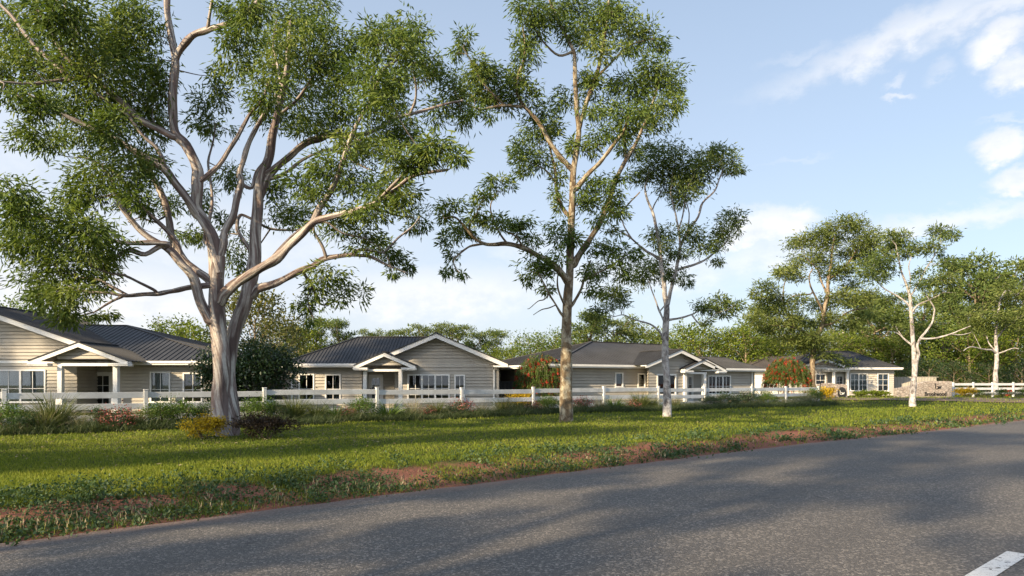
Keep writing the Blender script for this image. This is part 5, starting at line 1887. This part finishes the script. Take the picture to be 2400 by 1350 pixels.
bush('shrub', 'dark green bush behind the trunk of the big gum, touching the first house', 'shrub', at(507, 48.5), 39, 1.2, .9, 3.2, 4200, .17, .085, 'leaf_deep', droop=.35, nsub=36, low=.25)

# bottlebrush trees: weeping strands with red brushes


def bottlebrush(label, loc, seed, w_, h, n, scale=1., dense=1.):
    T_ = Tree(seed)
    q = T_.q
    cr = []
    T_.limb([(0, 0, -.1), (.05, 0, h * .25), (0, .05, h * .5)], [.09, .07, .05], 8, 3, .1)
    for k_ in range(14):
        a_ = q.uniform(0, math.tau)
        r = w_ * q.uniform(.35, .85)
        top_ = h * (1 - .35 * (r / w_) ** 2) * q.uniform(.78, .98)
        e_ = np.array([math.cos(a_) * r, math.sin(a_) * r * .8, top_])
        T_.limb([(0, 0, h * q.uniform(.2, .45)), (e_[0] * .5, e_[1] * .5, top_ * .85), tuple(e_)], [.04, .025, .01], 5, 3, 0)
        cr.append(e_)
    cr = np.array(cr)
    L_ = Leaves(seed)
    Fl = Leaves(seed + 1)
    for k_ in range(n):
        a_ = q.uniform(0, math.tau)
        r = w_ * math.sqrt(q.uniform(.02, 1))
        z = h * (1 - .30 * (r / w_) ** 2.5) * q.uniform(.62, 1.04)
        st = np.array([math.cos(a_) * r, math.sin(a_) * r * .85, z])
        ln = q.uniform(.35, .95) * h * .42 * (.5 + .8 * r / w_)
        outd = np.array([math.cos(a_), math.sin(a_) * .85, 0])
        u = np.linspace(0, 1, 9)[:, None]
        P = st + outd * (ln * .28 * np.sqrt(u)) + np.array([0, 0, -1.]) * ln * u ** 1.4
        P[:, 2] = np.maximum(P[:, 2], .05)
        T_.wood.tube(P[::2], np.linspace(.008, .003, 5), 3, 0)
        m_ = int(26 * dense)
        t_ = q.uniform(.05, 1, m_) * 8
        i0 = np.minimum(t_.astype(int), 7)
        b = P[i0] + (P[i0 + 1] - P[i0]) * (t_ - i0)[:, None]
        d = q.normal(0, .45, (m_, 3)) + outd * .3 + np.array([0, 0, -.75])
        L_.add(b, d, q.uniform(.08, .16, m_) * scale, q.uniform(.014, .024, m_) * scale, .45 + q.normal(0, .1) + q.normal(0, .18, m_))
        for _ in range(int(q.uniform() < .5) + int(q.uniform() < .25)):
            c = P[q.integers(2, 9)]
            m_ = 26
            ax = unit(np.array([outd[0] * .4, outd[1] * .4, -1.]))
            b = c + ax * q.uniform(-.06, .06, (m_, 1)) * scale
            Fl.add(b, q.normal(size=(m_, 3)), np.full(m_, .07 * scale), np.full(m_, .022 * scale), q.uniform(0, 1, m_))
    o = empty('bottlebrush', loc)
    tag(o, label, 'bottlebrush')
    link('stems', T_.wood.mesh('stems'), M['bark_brown'], o)
    link('foliage', L_.mesh('foliage'), M['leaf_bottlebrush'], o)
    link('flowers', Fl.mesh('flowers'), M['flower_red'], o)['kind'] = 'stuff'


bottlebrush('weeping bottlebrush with deep red brushes, close behind the mottled trunk', at(1268, 40), 41, 1.3, 3.2, 520, 1.3, 1.3)
bottlebrush('weeping bottlebrush covered in orange-red brushes, in the sun before the cream house garage', at(1845, 30), 42, 1.55, 3.3, 620, 1.5, 1.2)

# reddish strap-leaved plant behind the right fence
q = np.random.default_rng(5)
me = tussock_mesh(51, 1.5, .6, 26, .05, .5)
o = empty('strap_plant', at(2360, 26))
tag(o, 'orange-red strap-leaved plant behind the fence near the right edge', 'plant')
link('blades', me, M['flower_red'], o)

# prototypes for the garden bed along the fence; every plant is a thing with its own parts
proto = {}


def keep(kind, o):
    proto[kind] = o
    o.location = (0, 0, -50)
    return o


def tus(kind, seed, h, r, n, leafm, wid=.012, bend=.7, stalks=0, tone=.45):
    o = empty('grass_tussock', (0, 0, 0))
    link('blades', tussock_mesh(seed, h, r, n, wid, bend, tone), M[leafm], o)
    if stalks:
        link('seed_stalks', tussock_mesh(seed + 1, h * 1.25, r * .8, stalks, .006, .35, .6), M['leaf_straw'], o)
    return keep(kind, o)


tus('tall', 61, 1.35, .6, 520, 'leaf_tussock', .018, .6)
tus('feather', 62, 1.1, .6, 420, 'leaf_tussock', .014, .6, 70, .5)
tus('strap', 63, 1.05, .6, 260, 'leaf_bottlebrush', .028, .8)
tus('straw', 64, 1.0, .5, 300, 'leaf_grey', .013, .7, 110, .6)
keep('leafy', bush('shrub', None, None, (0, 0, 0), 65, .62, .5, .8, 2000, .06, .022, 'leaf_weed', droop=.2, nsub=26))
keep('green', bush('shrub', None, None, (0, 0, 0), 66, .70, .55, .85, 2200, .075, .026, 'leaf_bottlebrush', droop=.2, nsub=30))
keep('pink', bush('flowering_shrub', None, None, (0, 0, 0), 67, .42, .38, .58, 1000, .055, .022, 'leaf_weed', flower='flower_pink', nfl=420, flen=.05, nsub=18))
keep('greyish', bush('shrub', None, None, (0, 0, 0), 68, .55, .5, .5, 1500, .05, .018, 'leaf_grey', droop=.15, nsub=22))
keep('dark', bush('shrub', None, None, (0, 0, 0), 69, .8, .6, .85, 2200, .07, .028, 'leaf_deep', droop=.15, nsub=28))

# px, metres in front of the fence line, kind, size, label
bed = [
    (14, 1.5, 'green', 1.05, 'leafy green shrub at the left edge under the first fence post'),
    (62, 1.9, 'leafy', .85, 'small-leaved dark shrub just right of the leftmost fence post'),
    (128, 1.2, 'tall', 1.12, 'tallest spiky grass tussock, below the big window of the first house'),
    (100, 1.8, 'feather', .9, 'shorter feathery tussock in front of the tallest spiky one'),
    (186, 1.7, 'straw', .8, 'straw-tipped grass clump in front of the first house porch'),
    (240, 1.2, 'leafy', .9, 'round leafy shrub at the right porch post of the first house'),
    (275, 1.9, 'pink', 1.0, 'dusky red flowered bush low in front of the first house door'),
    (318, 1.7, 'feather', .8, 'feathery grass clump left of the second fence post'),
    (372, 1.4, 'green', 1.05, 'bright leafy shrub right of the second fence post'),
    (424, 1.5, 'green', 1.15, 'broad leafy shrub in front of the narrow windows of the first house'),
    (478, 1.2, 'leafy', 1.0, 'dark leafy shrub just left of the big gum trunk'),
    (598, 1.0, 'green', 1.2, 'broad bright shrub just right of the big gum trunk'),
    (648, 1.1, 'leafy', 1.0, 'leafy shrub under the third fence post'),
    (690, .8, 'tall', 1.0, 'spiky grass tussock under the left end of the second house'),
    (742, .9, 'tall', .82, 'smaller spiky tussock below the left window of the second house'),
    (784, 1.0, 'strap', 1.0, 'strap-leaved clump below the second window of the second house'),
    (848, .9, 'green', 1.05, 'dense green shrub left of the porch of the second house'),
    (812, 1.2, 'pink', .7, 'small pink-flowered bush in shade left of the second house porch'),
    (910, .9, 'strap', 1.1, 'broad strap-leaved clump in front of the second house porch'),
    (968, .8, 'straw', 1.15, 'pale straw-stalked clump at the left of the three-panel window'),
    (1000, 1.0, 'pink', .7, 'small coral-flowered bush below the three-panel window'),
    (1022, .7, 'tall', .75, 'dark spiky tussock below the three-panel window'),
    (1084, .9, 'pink', 1.0, 'bright pink-flowered bush below the narrow window of the second house'),
    (1055, .9, 'dark', .7, 'low dark bush left of the bright pink flowers'),
    (1130, .8, 'straw', .95, 'straw-coloured clump below the right corner of the second house'),
    (1180, .7, 'feather', .95, 'feathery tussock in front of the yellow-flowered shrub'),
    (1212, .7, 'tall', .78, 'spiky tussock left of the post beside the bottlebrush'),
    (1248, .9, 'pink', .8, 'faded pink bush at the fence post left of the mottled trunk'),
    (1288, .8, 'green', 1.05, 'fine-leaved green shrub touching the mottled trunk on its left'),
    (1364, .8, 'pink', 1.0, 'salmon-flowered bush just right of the mottled trunk'),
    (1404, .9, 'straw', .9, 'pale yellowish grass clump between the two small windows of the third house'),
    (1440, .7, 'strap', 1.05, 'arching strap clump below the first small window of the third house'),
    (1484, .9, 'pink', .75, 'red-flowered bush low before the second small window of the third house'),
    (1500, .5, 'tall', 1.05, 'tall spiky tussock left of the slim white trunk'),
    (1528, .7, 'tall', .8, 'short spiky tussock touching the slim white trunk'),
    (1582, .7, 'feather', .95, 'feathery tussock just right of the slim white trunk'),
    (1624, .9, 'greyish', 1.0, 'low grey-green mound before the porch of the third house'),
    (1664, .9, 'dark', .95, 'dark bushy mound left of the largest one, before the third house'),
    (1700, .8, 'dark', 1.25, 'largest dark shrub of the bed, below the wide window of the third house'),
    (1722, 1.1, 'leafy', .9, 'leafy shrub at the right foot of the largest dark one'),
    (1752, .7, 'dark', 1.2, 'second large dark shrub, below the right end of the third house'),
    (1768, 1.4, 'greyish', .95, 'pale rounded grass mound in front of the second large dark shrub'),
    (1796, .8, 'green', 1.1, 'green shrub left of the second bottlebrush'),
    (1828, 1.0, 'greyish', 1.15, 'pinkish grey mound before the second bottlebrush'),
    (1862, .9, 'greyish', 1.2, 'wide pale mound right below the second bottlebrush'),
    (1890, 1.0, 'straw', 1.2, 'tall pale grass clump left of the bright yellow shrub'),
    (1906, .5, 'green', 1.25, 'light green shrub between the fence end and the yellow shrub'),
]
bed2 = [
    (2292, 'green', .9, 'low green shrub before the right-hand fence, beside the yellow shrub'),
    (2318, 'greyish', 1.1, 'pinkish grey mound before the right-hand fence, left of the white trunk'),
    (2352, 'green', 1.0, 'low green shrub before the right-hand fence, right of the white trunk'),
    (2382, 'greyish', 1.2, 'grey mound before the fence near the right edge'),
    (2402, 'green', 1.1, 'low green shrub before the fence at the right edge'),
]
used = set()
q = np.random.default_rng(21)
for (px, off, kind, sz, lab) in bed:
    p0, _ = fence_at(px)
    xy = p0 + FN * off
    # keep it in the same photo column
    k_ = (px - 1200) / F
    xy[0] = k_ * xy[1]
    src = proto[kind]
    o = src if kind not in used else copy_tree(src)
    used.add(kind)
    o.location = (xy[0], xy[1], gh(*xy) - .01)
    o.rotation_euler = (0, 0, float(q.uniform(0, 6.28)))
    if kind == 'pink':
        sz *= 1.25
    o.scale = (sz, sz, sz * float(q.uniform(.93, 1.07)))
    tag(o, lab, 'plant', 'plants in the garden bed along the white fence')

for (px, kind, sz, lab) in bed2:
    o = copy_tree(proto[kind])
    o.location = at(px, 28.6)
    o.rotation_euler = (0, 0, float(q.uniform(0, 6.28)))
    o.scale = (sz, sz, sz * .85)
    tag(o, lab, 'plant', 'plants along the right-hand fence')

# ------------------------------------------------------------------ trees behind the houses


def gum_proto(seed, H, flat_=.35, n=2600, spread=.30):
    T_ = Tree(seed)
    q = T_.q
    T_.limb([(0, 0, -.3), (q.normal(0, .15), q.normal(0, .15), H * .25), (q.normal(0, .3), q.normal(0, .3), H * .5), (q.normal(0, .4), q.normal(0, .4), H * .8)], [.02 * H, .016 * H, .012 * H, .004 * H], 7, 3, .08)
    cl_ = []
    N_ = 22
    for k_ in range(N_):
        z0 = H * q.uniform(.28, .74)
        a_ = k_ * 2.4 + q.normal(0, .4)
        up = q.uniform(.15, .5)
        r = H * spread * q.uniform(.5, 1.) * (1.15 - .6 * z0 / H)
        z1 = min(z0 + r * up * 1.8 + H * .08, H * .93)
        e_ = np.array([math.cos(a_) * r, math.sin(a_) * r, z1])
        T_.limb([(0, 0, z0), e_ * np.array([.5, .5, 0]) + [0, 0, z0 + (z1 - z0) * .35], e_], [.007 * H, .005 * H, .002 * H], 5, 3, 0)
        cl_.append((e_, np.array([1, 1, flat_ * 1.1]) * H * q.uniform(.065, .115), n // (N_ + 3)))
    for k_ in range(3):
        cl_.append((np.array([q.normal(0, .05 * H), q.normal(0, .05 * H), H * q.uniform(.85, .95)]), np.array([1, 1, flat_ * 1.2]) * H * .09, n // (N_ + 3)))
    lv_ = T_.grow(cl_, dict(len=.40, wid=.14, per=36, spread=.40, out=.6, rand=.5, droop=.2, twig=.006, tip=.01))
    return T_, lv_


def round_proto(seed, H, n=3600, w_=.42, low=.12, big=.11):
    T_ = Tree(seed)
    q = T_.q
    T_.limb([(0, 0, -.3), (q.normal(0, .1), q.normal(0, .1), H * .3), (0, 0, H * .7)], [.022 * H, .018 * H, .006 * H], 7, 3, .08)
    cl_ = []
    N_ = 34
    for k_ in range(N_):
        u = (k_ + .5) / N_
        a_ = k_ * 2.399
        z = low + (1 - low) * u * .93
        prof = math.sin(math.pi * min(.98, max(.12, (z - low * .5) / (1 - low * .5)) ** .8)) ** .6
        r = H * w_ * prof * q.uniform(.45, 1.)
        e_ = np.array([math.cos(a_) * r, math.sin(a_) * r, H * z])
        if k_ % 2 == 0:
            T_.limb([(0, 0, H * max(.1, z - .25)), e_ * np.array([.6, .6, .9]), e_], [.006 * H, .004 * H, .002 * H], 4, 3, 0)
        cl_.append((e_, np.array([1, 1, .75]) * H * q.uniform(big * .8, big * 1.35), n // N_))
    lv_ = T_.grow(cl_, dict(len=.30, wid=.15, per=26, spread=.42, out=.55, rand=.6, droop=.1, twig=.006, tip=.01))
    return T_, lv_


protos = {
    'A': [('airy_gum', gum_proto(71, 12, .36, 3900, .34), 'bark_brown', 'leaf_olive', 12.), ('airy_gum', gum_proto(72, 12, .32, 3700, .36), 'bark_white', 'leaf_olive', 12.), ('airy_gum', gum_proto(73, 12, .45, 4200, .29), 'bark_brown', 'leaf_gum_light', 12.)],
    'B': [('leafy_tree', round_proto(74, 9), 'bark_brown', 'leaf_bush', 9.), ('leafy_tree', round_proto(75, 9, 3800, .5), 'bark_brown', 'leaf_bush', 9.)],
    'C': [('leafy_tree', round_proto(76, 9, 3800, .45), 'bark_brown', 'leaf_olive', 9.), ('leafy_tree', round_proto(77, 9, 3600, .4, .1, .13), 'bark_brown', 'leaf_gum', 9.)],
    'R': [('leafy_tree', round_proto(78, 9, 5200, .5, .2, .10), 'bark_brown', 'leaf_autumn', 9.)],
    'D': [('leafy_tree', round_proto(79, 9, 4200, .55, .05, .12), 'bark_brown', 'leaf_deep', 9.)],
}
pobj = {}
for k_, lst in protos.items():
    for i, (nm, (T_, lv_), bk, lm, H_) in enumerate(lst):
        tw_ = T_.wood.mesh('trunk')
        cw_ = lv_.mesh('crown')
        tw_.materials.append(M[bk])
        cw_.materials.append(M[lm])
        pobj[(k_, i)] = (nm, tw_, cw_, H_)
q = np.random.default_rng(31)


def bg_tree(px, top, s_, kind, label, group='trees behind the houses', wide=1.):
    var = int(q.integers(len(protos[kind])))
    nm, tw_, cw_, H_ = pobj[(kind, var)]
    x, y = P2(px, s_)
    z = gh(x, y)
    h = (EYE + (HOR - top) / s_ - z) * 1.07
    o = empty(nm, (x, y, z), float(q.uniform(0, 6.28)))
    k_ = h / (H_ * .97)
    o.scale = (k_ * wide, k_ * wide, k_)
    tag(o, label, 'tree', group)
    link('trunk', tw_, None, o)
    link('crown', cw_, None, o)
    return o


bgl = [
    (18, 716, 22, 'C', 'green treetop above the left house gable at the left edge', 1.),
    (92, 734, 21, 'C', 'green treetop above the roof of the first house, under the hanging branch', 1.),
    (190, 748, 20, 'A', 'thin treetop just over the ridge of the first house', 1.),
    (410, 757, 22, 'B', 'yellow-green tree rising at the end of the first house roof', 1.25),
    (462, 768, 24, 'B', 'yellow-green tree directly left of the big gum trunk', 1.1),
    (598, 690, 31, 'R', 'brownish green tree right behind the big gum trunk', .9),
    (650, 752, 25, 'R', 'rusty green tree over the dark bush between the houses', .9),
    (700, 770, 21, 'B', 'yellow-green tree at the left end of the second house roof', 1.),
    (742, 757, 20, 'A', 'airy gum at the left slope of the second house roof', 1.05),
    (796, 764, 20, 'A', 'airy gum just left of the second house ridge', .95),
    (868, 781, 18, 'A', 'tip of a gum peeping over the second house ridge', .7),
    (950, 774, 19, 'A', 'airy gum just left of the wide gable peak', .9),
    (1003, 770, 19, 'A', 'airy gum directly behind the wide gable peak', .9),
    (1062, 768, 19, 'A', 'airy gum right of the wide gable peak', .95),
    (1112, 788, 18, 'A', 'grey-green gum above the right slope of the wide gable', .9),
    (1158, 784, 18, 'A', 'gum above the right eave of the second house', 1.),
    (1160, 818, 22, 'B', 'small bright tree at the right eave of the second house', .8),
    (1200, 822, 20, 'B', 'bright tree over the brick house roof', 1.1),
    (1246, 795, 20, 'C', 'green tree left of the mottled trunk, above the bottlebrush', 1.1),
    (1292, 786, 20, 'C', 'green tree touching the mottled trunk on its left', 1.1),
    (1352, 782, 19, 'C', 'green tree right of the mottled trunk behind the hip roof', 1.1),
    (1384, 744, 21, 'A', 'tall airy gum above the left part of the long hip roof', 1.1),
    (1436, 752, 20, 'A', 'airy gum above the middle of the long hip roof', 1.1),
    (1482, 768, 20, 'C', 'rounded green tree left of the slim white trunk', 1.1),
    (1524, 786, 20, 'C', 'low green tree close left of the slim white trunk', 1.2),
    (1590, 778, 20, 'C', 'green tree close right of the slim white trunk', 1.1),
    (1640, 768, 21, 'B', 'sunlit yellow-green tree above the front gable of the third house', 1.1),
    (1676, 788, 21, 'C', 'green tree right of the front gable of the third house', 1.1),
    (1716, 782, 21, 'C', 'green tree above the right wing of the third house', 1.2),
    (1748, 768, 22, 'B', 'sunlit bushy tree at the right end of the third house roof', 1.1),
    (1790, 792, 21, 'B', 'sunlit bushy tree above the brown garage roof', 1.2),
    (1836, 800, 21, 'B', 'bushy tree behind the second bottlebrush', 1.2),
    (1878, 786, 20, 'C', 'green tree behind the yellowish trunk of the layered gum', 1.2),
    (1960, 778, 21, 'B', 'sunlit bushy tree above the porch gable of the cream house', 1.2),
    (2008, 790, 20, 'C', 'green tree above the roof of the cream house', 1.2),
    (2050, 742, 20, 'A', 'airy gum above the right end of the cream house', 1.2),
    (2092, 800, 21, 'B', 'bushy tree at the right eave of the cream house', 1.1),
    (2110, 768, 20, 'C', 'green tree left behind the slender white trunk', 1.2),
    (2172, 782, 21, 'C', 'green tree right behind the slender white trunk', 1.2),
    (2178, 846, 24, 'D', 'dark glossy tree above the lettered stone wall', 1.1),
    (2222, 716, 21, 'A', 'airy gum above the lettered stone wall', 1.1),
    (2236, 800, 21, 'B', 'bushy tree above the right end of the lettered wall', 1.2),
    (2290, 622, 21, 'A', 'tall gum with a pale brown trunk, right of the forked white gum', .9),
    (2352, 640, 20, 'A', 'tall gum behind the white trunk near the right edge', .8),
    (2412, 612, 20, 'A', 'tallest gum at the right edge', .8),
    (2292, 800, 22, 'B', 'bushy tree behind the right-hand fence', 1.2),
    (2346, 790, 21, 'C', 'green tree behind the white trunk near the right edge', 1.2),
    (2400, 770, 21, 'C', 'green tree low at the right edge', 1.2),
    (2318, 852, 25, 'D', 'dark bush-like tree right behind the right-hand fence', 1.),
    (2236, 852, 25, 'D', 'dark bush-like tree behind the yellow shrub at the lettered wall', 1.),
    (2395, 850, 25, 'D', 'dark bush-like tree behind the fence at the right edge', 1.),
    (2130, 852, 23, 'D', 'dark bush-like tree behind the grey-beige metal fence', 1.),
    (1818, 712, 19, 'A', 'grey-green gum at the left side of the layered gum', .9),
    (1986, 706, 18, 'A', 'gum right behind the crown of the layered gum', .9),
    (2062, 700, 19, 'A', 'gum between the layered gum and the forked white gum', .9),
    (2160, 712, 18, 'A', 'gum behind the fork of the slender white gum', .9),
    (2246, 684, 20, 'A', 'broad gum above the end of the lettered wall', .95),
    (2330, 752, 22, 'C', 'broad green tree low behind the right-hand fence', 1.1),
    (2448, 690, 21, 'A', 'gum cut off by the right edge', .9),
    (2210, 760, 22, 'C', 'broad green tree above the middle of the lettered wall', 1.2),
    (2270, 770, 23, 'B', 'sunlit broad tree right of the lettered wall', 1.2),
    (2384, 770, 23, 'B', 'broad green tree under the gums at the right edge', 1.2),
    (1770, 760, 20, 'C', 'green tree left of the second bottlebrush', 1.2),
    (1920, 790, 22, 'B', 'sunlit tree behind the peak of the cream house gable', 1.2),
]
for (px, top, s_, kind, lab, wd_) in bgl:
    bg_tree(px, top, s_ * (1. if top > 700 else 1.), kind, lab, wide=wd_)

# the wood farther back reads as one mass
q2 = np.random.default_rng(41)
L_ = Leaves(42)
for k_ in range(640):
    px = q2.uniform(-500, 2950)
    y = q2.uniform(92, 128)
    top = 812 + 16 * math.sin(px * .011) + 10 * math.sin(px * .037 + 1) + q2.normal(0, 7) - (18 if px > 1150 else 0)
    hmax = EYE + (HOR - top) * y / F
    z = hmax * q2.uniform(.12, .95)
    x = (px - 1200) * y / F
    r = q2.uniform(.9, 1.9)
    m_ = 75
    c = np.array([x, y, z])
    tone = q2.normal(0, .16)
    for _ in range(3):
        cc = c + q2.normal(0, r * .6, 3)
        b = cc + q2.normal(size=(m_ // 3, 3)) * r * .38
        L_.add(b, unit(b - cc) * .6 + q2.normal(0, .5, (m_ // 3, 3)), np.full(m_ // 3, .62), np.full(m_ // 3, .34), .42 + tone + q2.normal(0, .16, m_ // 3))
o = link('distant_wood', L_.mesh('distant_wood'), M['leaf_olive'])
tag(o, 'mass of green woodland far behind the houses', 'wood', kind='stuff')

# ------------------------------------------------------------------ roadside gums outside the frame; they shade the road and the lawn
off = [(-11.9, -4.7, 1.0, 100, 1), (-14.6, -2.0, 1.1, 30, 2), (-26.4, -3.6, 1.05, 210, 1), (-25.4, 1.6, 1.1, 170, 2), (-26, 20.5, 1.0, 80, 1), (-39, 14, 1.2, 300, 2), (-36, 6, 1.4, 40, 1), (-47, 24, 1.3, 150, 1), (-55, 10, 1.6, 15, 1)]
src = [o for o in bpy.data.objects if o.name.startswith('gum_tree')]
for i, (x, y, k_, rz, which) in enumerate(off):
    c = copy_tree(src[which])
    c.location = (x, y, gh(x, y))
    c.scale = (k_, k_, k_)
    c.rotation_euler = (0, 0, R(rz))
    tag(c, 'roadside gum standing behind the viewpoint, outside the picture', 'tree', 'roadside gums outside the picture')

# ------------------------------------------------------------------ grass, weeds, low planting


def wob2(x, y, s_=1.):
    return (np.sin(x * 1.7 * s_ + 1.1 * np.sin(y * 1.3 * s_)) + np.sin(y * 2.3 * s_ + 1.7 * np.sin(x * .9 * s_)) + np.sin((x + y) * 3.9 * s_ + 2)) / 3


def screen_samples(n, seed, y0=905, y1=1262, x0=-160, x1=2560):
    """points spread so that nearer ground gets more blades"""
    q = np.random.default_rng(seed)
    px = q.uniform(x0, x1, n)
    py = y0 + (y1 - y0) * q.uniform(0, 1, n) ** 1.15
    s_ = (py - HOR) / EYE
    return (px - 1200) / s_, F / s_, q


x, y, q = screen_samples(430000, 81)
d = edge_dist(x, y)
fd = (np.stack([x, y], 1) - FA) @ FN           # distance in front of the fence
alongf = (np.stack([x, y], 1) - FA) @ FD
bedw = np.where(alongf < 8, 2.5, 1.7) + .2 * wob2(x, y, .8)
lim = 1.75 + .75 * wob2(x, y, .55) + .35 * wob2(x + 9, y, 1.9)
tuft = (d > .25) & (wob2(x * 1.0 + 5, y + 2, .8) + .5 * wob2(x, y, 2.3) > .28 - .5 * sstep(x, 8, 26)) & (q.uniform(0, 1, len(x)) < .55)
inside = ((d > lim) | tuft) & (y < 75)
fence_len = float(np.linalg.norm(fence_at(1925)[0] - FA))
okbed = (fd > bedw) | (alongf > fence_len)
keepm = inside & okbed
x, y, d, lim = x[keepm], y[keepm], d[keepm], lim[keepm]
n = len(x)
z = ground_h(x, y, d)
k_ = np.clip(y / 9, 1, 6)
edgef = np.clip((d - lim) / 1.2, 0, 1)
hgt = (.075 + .035 * (1 - edgef)) * q.uniform(.6, 1.3, n) * np.clip(y / 22, .85, 1.5)
dirs = np.stack([q.normal(0, .45, n), q.normal(0, .45, n), np.ones(n)], 1)
G = Leaves(82)
tone = .42 + .14 * wob2(x, y, .35) + .10 * wob2(x + 3, y - 5, 1.3) + q.normal(0, .17, n)
G.add(np.stack([x, y, z - .01], 1), dirs, hgt * 1.1, .0085 * k_ * q.uniform(.7, 1.3, n), tone)
o = link('lawn_grass', G.mesh('lawn_grass', .1), M['grass_blade'])
tag(o, 'mown green grass of the roadside lawn', 'grass', kind='stuff')

# weeds on the red bank
G = Leaves(83)
GL = Leaves(84)
x, y, q = screen_samples(17000, 85, 935, 1290)
d = edge_dist(x, y)
pr_ = .5 + .5 * wob2(x, y, .9)
m_ = (d > .12) & (d < 2.7) & (q.uniform(0, 1, len(x)) < np.where(d < .7, .5, .25) + .4 * (pr_ > .6))
x, y, d = x[m_], y[m_], d[m_]
z = ground_h(x, y, d)
for xi, yi, zi, di in zip(x, y, z, d):
    g_ = min(2.4, max(1., yi / 12))
    r = q.uniform(.07, .22) * g_
    n = int(q.integers(16, 40))
    h = q.uniform(.05, .17)
    b = np.stack([xi + q.normal(0, r, n), yi + q.normal(0, r, n), zi + np.abs(q.normal(0, h * .6, n))], 1)
    dr = q.normal(0, .6, (n, 3))
    dr[:, 2] = np.abs(dr[:, 2]) * .6 + .15
    big_ = q.uniform() < .5
    G.add(b, dr, g_ * q.uniform(.03, .06, n) * (1.2 if big_ else .8), g_ * q.uniform(.018, .034, n) * (1.2 if big_ else .6), .42 + q.normal(0, .15) + q.normal(0, .14, n))
o = link('bank_weeds', G.mesh('bank_weeds', .2), M['leaf_weed'])
tag(o, 'low leafy weeds on the red soil bank', 'weeds', kind='stuff')
x, y, q = screen_samples(16000, 86, 960, 1290)
d = edge_dist(x, y)
m_ = (d > .05) & (d < .75 + .35 * wob2(x, y, .8))
x, y, d = x[m_], y[m_], d[m_]
z = ground_h(x, y, d)
for j in range(3):
    n = len(x)
    b = np.stack([x + q.normal(0, .03, n), y + q.normal(0, .03, n), z - .01], 1)
    dr = np.stack([q.normal(0, .35, n), q.normal(0, .35, n), np.ones(n)], 1)
    GL.add(b, dr, q.uniform(.05, .16, n), .007 * np.clip(y / 9, 1, 4) * q.uniform(.7, 1.3, n), .35 + q.normal(0, .2, n))
o = link('verge_grass', GL.mesh('verge_grass', .1), M['grass_blade'])
tag(o, 'rough grass along the asphalt edge', 'grass', kind='stuff')
x, y, q = screen_samples(2600, 87, 960, 1290)
d = edge_dist(x, y)
m_ = (d > .1) & (d < .9)
x, y, d = x[m_], y[m_], d[m_]
z = ground_h(x, y, d)
S_ = Leaves(88)
n = len(x)
for j in range(5):
    b = np.stack([x + q.normal(0, .012, n), y + q.normal(0, .012, n), z + .03 * j], 1)
    dr = np.stack([q.normal(0, .25, n), q.normal(0, .25, n), np.ones(n)], 1)
    S_.add(b, dr, q.uniform(.05, .10, n), .014 * np.clip(y / 11, 1, 3) * q.uniform(.6, 1.2, n), q.uniform(.2, 1, n))
o = link('seed_heads', S_.mesh('seed_heads', .1), M['leaf_straw'])
tag(o, 'pale dry seed heads along the asphalt edge', 'weeds', kind='stuff')

# low planting of the bed between the bigger plants
q = np.random.default_rng(90)
n = 70000
t_ = q.uniform(-12, fence_len - .6, n)
wd_ = np.where(t_ < 8, 2.5, 1.65)
o_ = q.uniform(.08, 1, n) * wd_
xy = FA + FD * t_[:, None] + FN * o_[:, None]
x, y = xy[:, 0], xy[:, 1]
z = ground_h(x, y)
hh = (.31 + .33 * (.5 + .5 * wob2(x, y, 1.6))) * q.uniform(.5, 1.25, n) * np.where(o_ < .35, .7, 1)
dirs = np.stack([q.normal(0, .35, n), q.normal(0, .35, n), np.ones(n)], 1)
tn = .40 + .2 * wob2(x + 4, y, 1.1) + q.normal(0, .16, n)
me = strips('bed_planting', np.stack([x, y, z - .02], 1), dirs, hh, np.full(n, .015) * q.uniform(.6, 1.5, n), q.uniform(.1, .7, n), tn, 2)
o = link('bed_planting', me, M['bed_cover'])
tag(o, 'low dark grassy planting filling the bed along the white fence', 'ground cover', kind='stuff')

# fallen leaves and bark on the lawn under the gums
q = np.random.default_rng(95)
L_ = Leaves(96)
for (cx, cy, r, n) in ((-7.8, 18.6, 3.2, 900), (3.4, 26.2, 3., 500), (10.9, 29.8, 2.5, 350), (39.5, 42, 2.5, 250)):
    x = cx + q.normal(0, r, n)
    y = cy + q.normal(0, r, n)
    ok = edge_dist(x, y) > .3
    x, y = x[ok], y[ok]
    m_ = len(x)
    L_.add(np.stack([x, y, ground_h(x, y) + .06], 1), np.c_[q.normal(size=(m_, 2)), q.normal(0, .15, m_)], q.uniform(.05, .11, m_), q.uniform(.012, .022, m_), q.uniform(0, .35, m_))
o = link('leaf_litter', L_.mesh('leaf_litter', .2), M['leaf_straw'])
tag(o, 'dry fallen leaves and bark strips on the lawn under the gums', 'leaf litter', kind='stuff')
